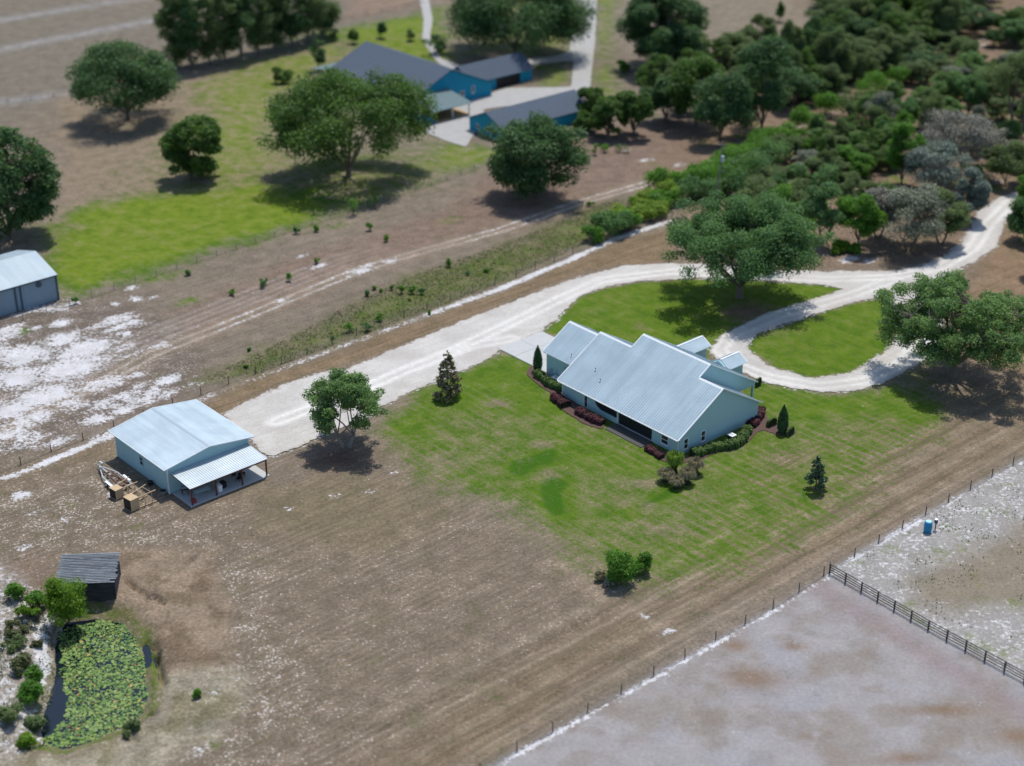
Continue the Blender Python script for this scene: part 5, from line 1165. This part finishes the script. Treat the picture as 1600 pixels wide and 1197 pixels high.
fill([(1185,285),(1240,240),(1300,205),(1380,165),(1440,170),(1400,240),(1380,285),(1330,290),(1270,285),(1215,305)], 54, ['green', 'scrub', 'scrub_b', 'tall', 'green_b', 'scrub', 'scrub_b', 'green_b', 'bright', 'grey', 'scrub'], (4, 8.2), (3.2, 8), 2.6, AV)
fill([(1440,165),(1500,130),(1600,95),(1680,110),(1680,215),(1600,215),(1540,185),(1480,205),(1440,235)], 54, ['green', 'scrub', 'tall', 'scrub_b', 'grey', 'scrub', 'green_b', 'scrub_b'], (4.5, 10), (4, 9.5), 3.1, AV)
fill([(1300,330),(1340,300),(1400,300),(1400,340),(1340,345)], 4, ['green_b', 'scrub_b', 'scrub'], (5, 7.5), (4.5, 6.5), 3.5, AV)
fill([(1225,190),(1300,150),(1400,110),(1440,110),(1400,60),(1320,40),(1250,90),(1215,150)], 46, ['dark', 'scrubb', 'scrubb', 'dark_b', 'scrubb'], (6, 14), (5, 13), 4.4)
fill([(1330,40),(1440,85),(1520,50),(1545,10),(1600,-20),(1500,-70),(1300,-60),(1270,0)], 56, ['scrubb', 'dark', 'scrubb', 'dark_b', 'scrubb'], (7, 17), (6, 15), 5.6)
fill([(1560,80),(1600,50),(1720,-10),(1760,80),(1640,110)], 16, ['scrubb', 'green', 'scrub_b', 'scrubb'], (6, 13), (5, 11), 5.2)
fill([(1400,100),(1500,62),(1590,20),(1700,-40),(1720,0),(1620,60),(1540,110),(1440,150)], 22, ['scrubb', 'dark', 'dark_b', 'scrubb', 'scrub'], (5, 11), (4, 9), 3.8, ((1430,128,2.5),(1500,90,2.5),(1465,108,2.5)))
fill([(1480,205),(1560,190),(1640,220),(1640,290),(1560,262),(1500,240)], 12, ['scrub', 'green_b', 'scrub_b', 'grey'], (4, 7.5), (3, 6), 3.2, AV)
fill([(1000,150),(1060,110),(1140,80),(1210,70),(1220,120),(1180,160),(1080,190)], 16, ['dark', 'scrubb', 'dark_b'], (7, 12), (6, 11), 5)
# palmettos and bushes of the hedgerow along the track
hb = [(960,352,44,16,'leaf_palm'),(990,345,46,18,'leaf_palm'),(1012,322,46,18,'leaf_palm'),(1035,330,40,16,'leaf_palm'),(1052,312,40,18,'leaf_palm'),(1080,286,36,24,'leaf_green'),(1116,300,40,34,'leaf_green'),(1142,302,40,34,'leaf_oak'),(1160,285,40,36,'leaf_green'),(1188,258,36,32,'leaf_green'),(1212,232,34,28,'leaf_green'),(1190,300,40,26,'leaf_scrub'),(1240,330,36,24,'leaf_palm'),(940,372,34,30,'leaf_oak'),(932,378,22,22,'leaf_green'),(968,364,34,26,'leaf_oak'),(986,357,30,22,'leaf_green'),(1004,346,40,20,'leaf_palm'),(975,345,40,18,'leaf_palm'),(950,352,34,14,'leaf_palm'),(1020,334,44,18,'leaf_palm'),(996,330,36,14,'leaf_palm'),(1045,322,40,22,'leaf_green'),(1026,300,34,34,'leaf_green'),(1042,308,34,26,'leaf_palm'),
      (1062,300,36,26,'leaf_green'),(1076,312,40,26,'leaf_oak'),(1090,296,36,30,'leaf_green'),(1104,312,36,32,'leaf_oak'),(1106,278,34,26,'leaf_green'),(1128,292,40,36,'leaf_green'),(1150,290,40,38,'leaf_oak'),(1134,268,34,28,'leaf_green'),(1160,262,36,34,'leaf_green'),(1175,280,40,40,'leaf_oak'),(1180,246,34,30,'leaf_green'),(1200,268,44,44,'leaf_oak'),(1196,236,30,30,'leaf_green'),(1215,250,36,36,'leaf_scrub'),(1232,226,34,30,'leaf_green'),
      (1170,325,36,30,'leaf_scrub'),(1200,318,40,30,'leaf_scrub'),(1222,330,40,34,'leaf_green'),(1245,312,30,26,'leaf_scrub'),(1262,335,36,36,'leaf_scrub'),(1275,300,34,34,'leaf_oak'),(1300,285,36,30,'leaf_scrub'),(1340,270,30,26,'leaf_scrub'),(1250,205,36,30,'leaf_green'),(1290,180,36,30,'leaf_green'),(1330,180,40,34,'leaf_scrub'),(1360,150,36,30,'leaf_green'),(1395,140,36,28,'leaf_green'),(1420,110,40,28,'leaf_palm'),(1540,240,30,22,'leaf_scrub'),(1525,285,30,20,'leaf_scrub'),(1310,392,26,14,'leaf_lime'),(1335,395,20,12,'leaf_green'),(1268,345,30,30,'leaf_green')]
for i, (x, y, w_, h_, lf) in enumerate(hb):
    pal = lf == 'leaf_palm'
    shrub('palmetto' if pal else 'hedgerow_bush', 'yellow-green palmetto in the hedgerow beside the dirt track' if pal else {'leaf_oak': 'dark bush in the hedgerow between dirt track and fence', 'leaf_green': 'fresh green bush in the hedgerow beside the dirt track', 'leaf_scrub': 'dull green bush at the edge of the wood', 'leaf_lime': 'small lime green bush under the wood edge by the gravel'}[lf],
          x, y, w_*1.3, h_*(1.0 if pal else 1.15), lf, 2600, .20, 300+i, 'palmettos of the hedgerow' if pal else {'leaf_oak': 'dark hedgerow bushes', 'leaf_green': 'fresh green hedgerow bushes', 'leaf_scrub': 'dull bushes at the wood edge', 'leaf_lime': 'lime bushes'}[lf], cat='palmetto' if pal else 'bush', lumps=10)
# young pines and bushes scattered over the weedy strip
for i, (x, y, w_, h_) in enumerate(((575,462,12,9),(583,453,7,7),(594,457,6,6),(612,453,8,8),(628,458,10,14),(643,459,12,12),(658,460,9,10),(702,417,10,14),(594,502,12,14),(574,517,16,14),(546,518,16,14),(452,440,10,12),(411,447,16,14),(578,360,10,12),(552,335,20,26),(585,325,16,20),(604,378,11,12),(494,362,9,9),(463,365,11,11),(495,412,10,8),(364,460,12,11),(296,430,9,9),(118,475,10,10),(925,322,12,10),(975,238,24,12),(945,238,24,14),(930,242,10,18),(1010,300,12,8),(390,548,6,6),(384,575,5,5),(730,430,6,6),(760,425,8,6),(670,490,8,6),(520,530,8,6),(640,470,7,5))):
    shrub('small_bush', 'small dark bush dotted over the weedy strip beside the dirt track', x, y, w_, h_, 'leaf_green' if i % 3 else 'leaf_oak', 260, .16, 400+i, 'small bushes on the weedy strip', cat='bush', lumps=5)
# weeds: low leafy cover nobody could count
def weeds(name, label, poly, n, ls, leaf, seed, hmax=.35, thresh=.45, cell=4):
    r = np.random.default_rng(seed); pts = []; W_ = wpoly(poly); lo, hi = W_.min(0), W_.max(0)
    q = lo+(hi-lo)*r.random((n*6, 2)); k = (sdf(q[:, 0], q[:, 1], W_) < 0) & (fbm(q[:, 0], q[:, 1], cell, seed, 3)+r.normal(size=len(q))*.06 > thresh); q = q[k][:n]
    z = np.array([gz(a, b) for a, b in q]); P = np.stack([q[:, 0], q[:, 1], z+hmax*r.random(len(q))], -1)
    o = leaf_mesh(name, P, np.tile([0, 0, 1.], (len(P), 1)), ls, r.random(len(P)), M[leaf], r=r, rnd=1.2); prop(o, label, 'weeds', kind='stuff')
weeds('weeds', 'low olive weeds covering the strip between dirt track and fence', [(300,600),(420,545),(560,470),(660,425),(780,385),(900,335),(960,310),(1020,330),(900,388),(780,442),(640,498),(480,556),(400,585)], 15000, .13, 'leaf_weed', 501, .3, .36)
weeds('weeds', 'scattered litter and seedlings on the floor of the wood', [(1150,330),(1260,270),(1480,180),(1640,200),(1640,300),(1560,290),(1500,370),(1400,405),(1270,405),(1250,340)], 5000, .20, 'leaf_dead', 502, .5, .45)
weeds('weeds', 'tufts of weeds in the pale sandy paddock at the right', [(1310,890),(1600,725),(1700,760),(1640,1040),(1450,960)], 900, .13, 'leaf_weed', 503, .3, .58, 3)
weeds('weeds', 'weeds on the sandy left bank of the pond', [(0,900),(60,930),(85,1000),(90,1060),(75,1150),(40,1180),(-40,1180),(-40,920)], 2600, .13, 'leaf_weed', 504, .35, .52, 2.5)

# pond: water and lily pads
pv = [Vector((x, y, -1.42)) for x, y in POND]
cx_, cy_ = POND.mean(0)
big = [((x-cx_)*1.25+cx_, (y-cy_)*1.25+cy_) for x, y in POND]
wm = np_mesh('water', np.array([(x, y, -1.42) for x, y in big]), np.array(tessellate_polygon([[Vector((x, y, 0)) for x, y in big]])), M['water'])
a = wm.data; bm = bmesh.new(); bm.from_mesh(a); bmesh.ops.recalc_face_normals(bm, faces=bm.faces)
if sum(f.normal.z for f in bm.faces) < 0: bmesh.ops.reverse_faces(bm, faces=bm.faces)
bm.to_mesh(a); bm.free(); wm['kind'] = 'structure'
r = np.random.default_rng(77); lo, hi = POND.min(0)-1, POND.max(0)+1; q = lo+(hi-lo)*r.random((30000, 2)); sdp = sdf(q[:, 0], q[:, 1], POND)
leftd = pathd(q[:, 0], q[:, 1], wpoly([(80,985),(88,1030),(88,1060),(84,1085),(70,1130),(66,1150)], -1.4))
topd = pathd(q[:, 0], q[:, 1], wpoly([(88,980),(115,972),(140,968)], -1.4))
dens = fbm(q[:, 0], q[:, 1], 1.8, 78, 3)
lx_ = np.array([tuple(at(a, b, -1.4)[:2]) for a, b in ((90,975),(90,990),(94,1010),(99,1040),(97,1065),(105,1090),(103,1110),(104,1126),(88,1136),(76,1150),(60,1180))]); lx_ = lx_[np.argsort(lx_[:, 1])]
lim = np.interp(q[:, 1], lx_[:, 1], lx_[:, 0])
ok = (sdp < .15) & (q[:, 0] > lim+(dens-.5)*1.6) & (topd > .8) & ((dens > .42) | (r.random(len(q)) < .22)); q = q[ok]
# keep pads from piling up: accept with a minimum spacing on a grid
acc = {}; keep = []
for i, (x, y) in enumerate(q):
    g = (int(x/.25), int(y/.25))
    if g in acc: continue
    acc[g] = 1; keep.append(i)
q = q[keep]; n = len(q); rad = .08+.19*r.random(n)**2
V = []; m = 7
ang = (np.arange(m)/m*2*math.pi)[None]+r.random((n, 1))*6.28; tilt = r.normal(size=(n, 2))*.13; lift = r.random(n)*.05+.01
px_ = rad[:, None]*np.cos(ang)*(1-.25*(np.arange(m) == 0)); py_ = rad[:, None]*np.sin(ang)*(1-.25*(np.arange(m) == 0))
V = np.stack([q[:, :1]+px_, q[:, 1:]+py_, -1.41+lift[:, None]+tilt[:, :1]*px_+tilt[:, 1:]*py_], -1).reshape(-1, 3)
tone = np.clip(r.normal(size=n)*.22+.5, 0, 1)
def mat_pad():
    z = NT('lily_pad'); v = z.attr('v'); c = z.mix(z.step(v, .2, .75), (.050,.122,.028), (.180,.262,.062)); c = z.mix(z.step(v, .955, .99), c, (.36,.24,.08)); c = z.mix(z.step(v, .08, .02), c, (.12,.07,.03))
    return z.set(col=c, rough=.5, spec=.25)
lp = np_mesh('lily_pads', V, np.arange(n*m).reshape(n, m), mat_pad(), attrs={'v': ('FACE', 'FLOAT', tone)}); prop(lp, 'mat of green lily pads covering most of the pond', 'lily pads', kind='stuff')
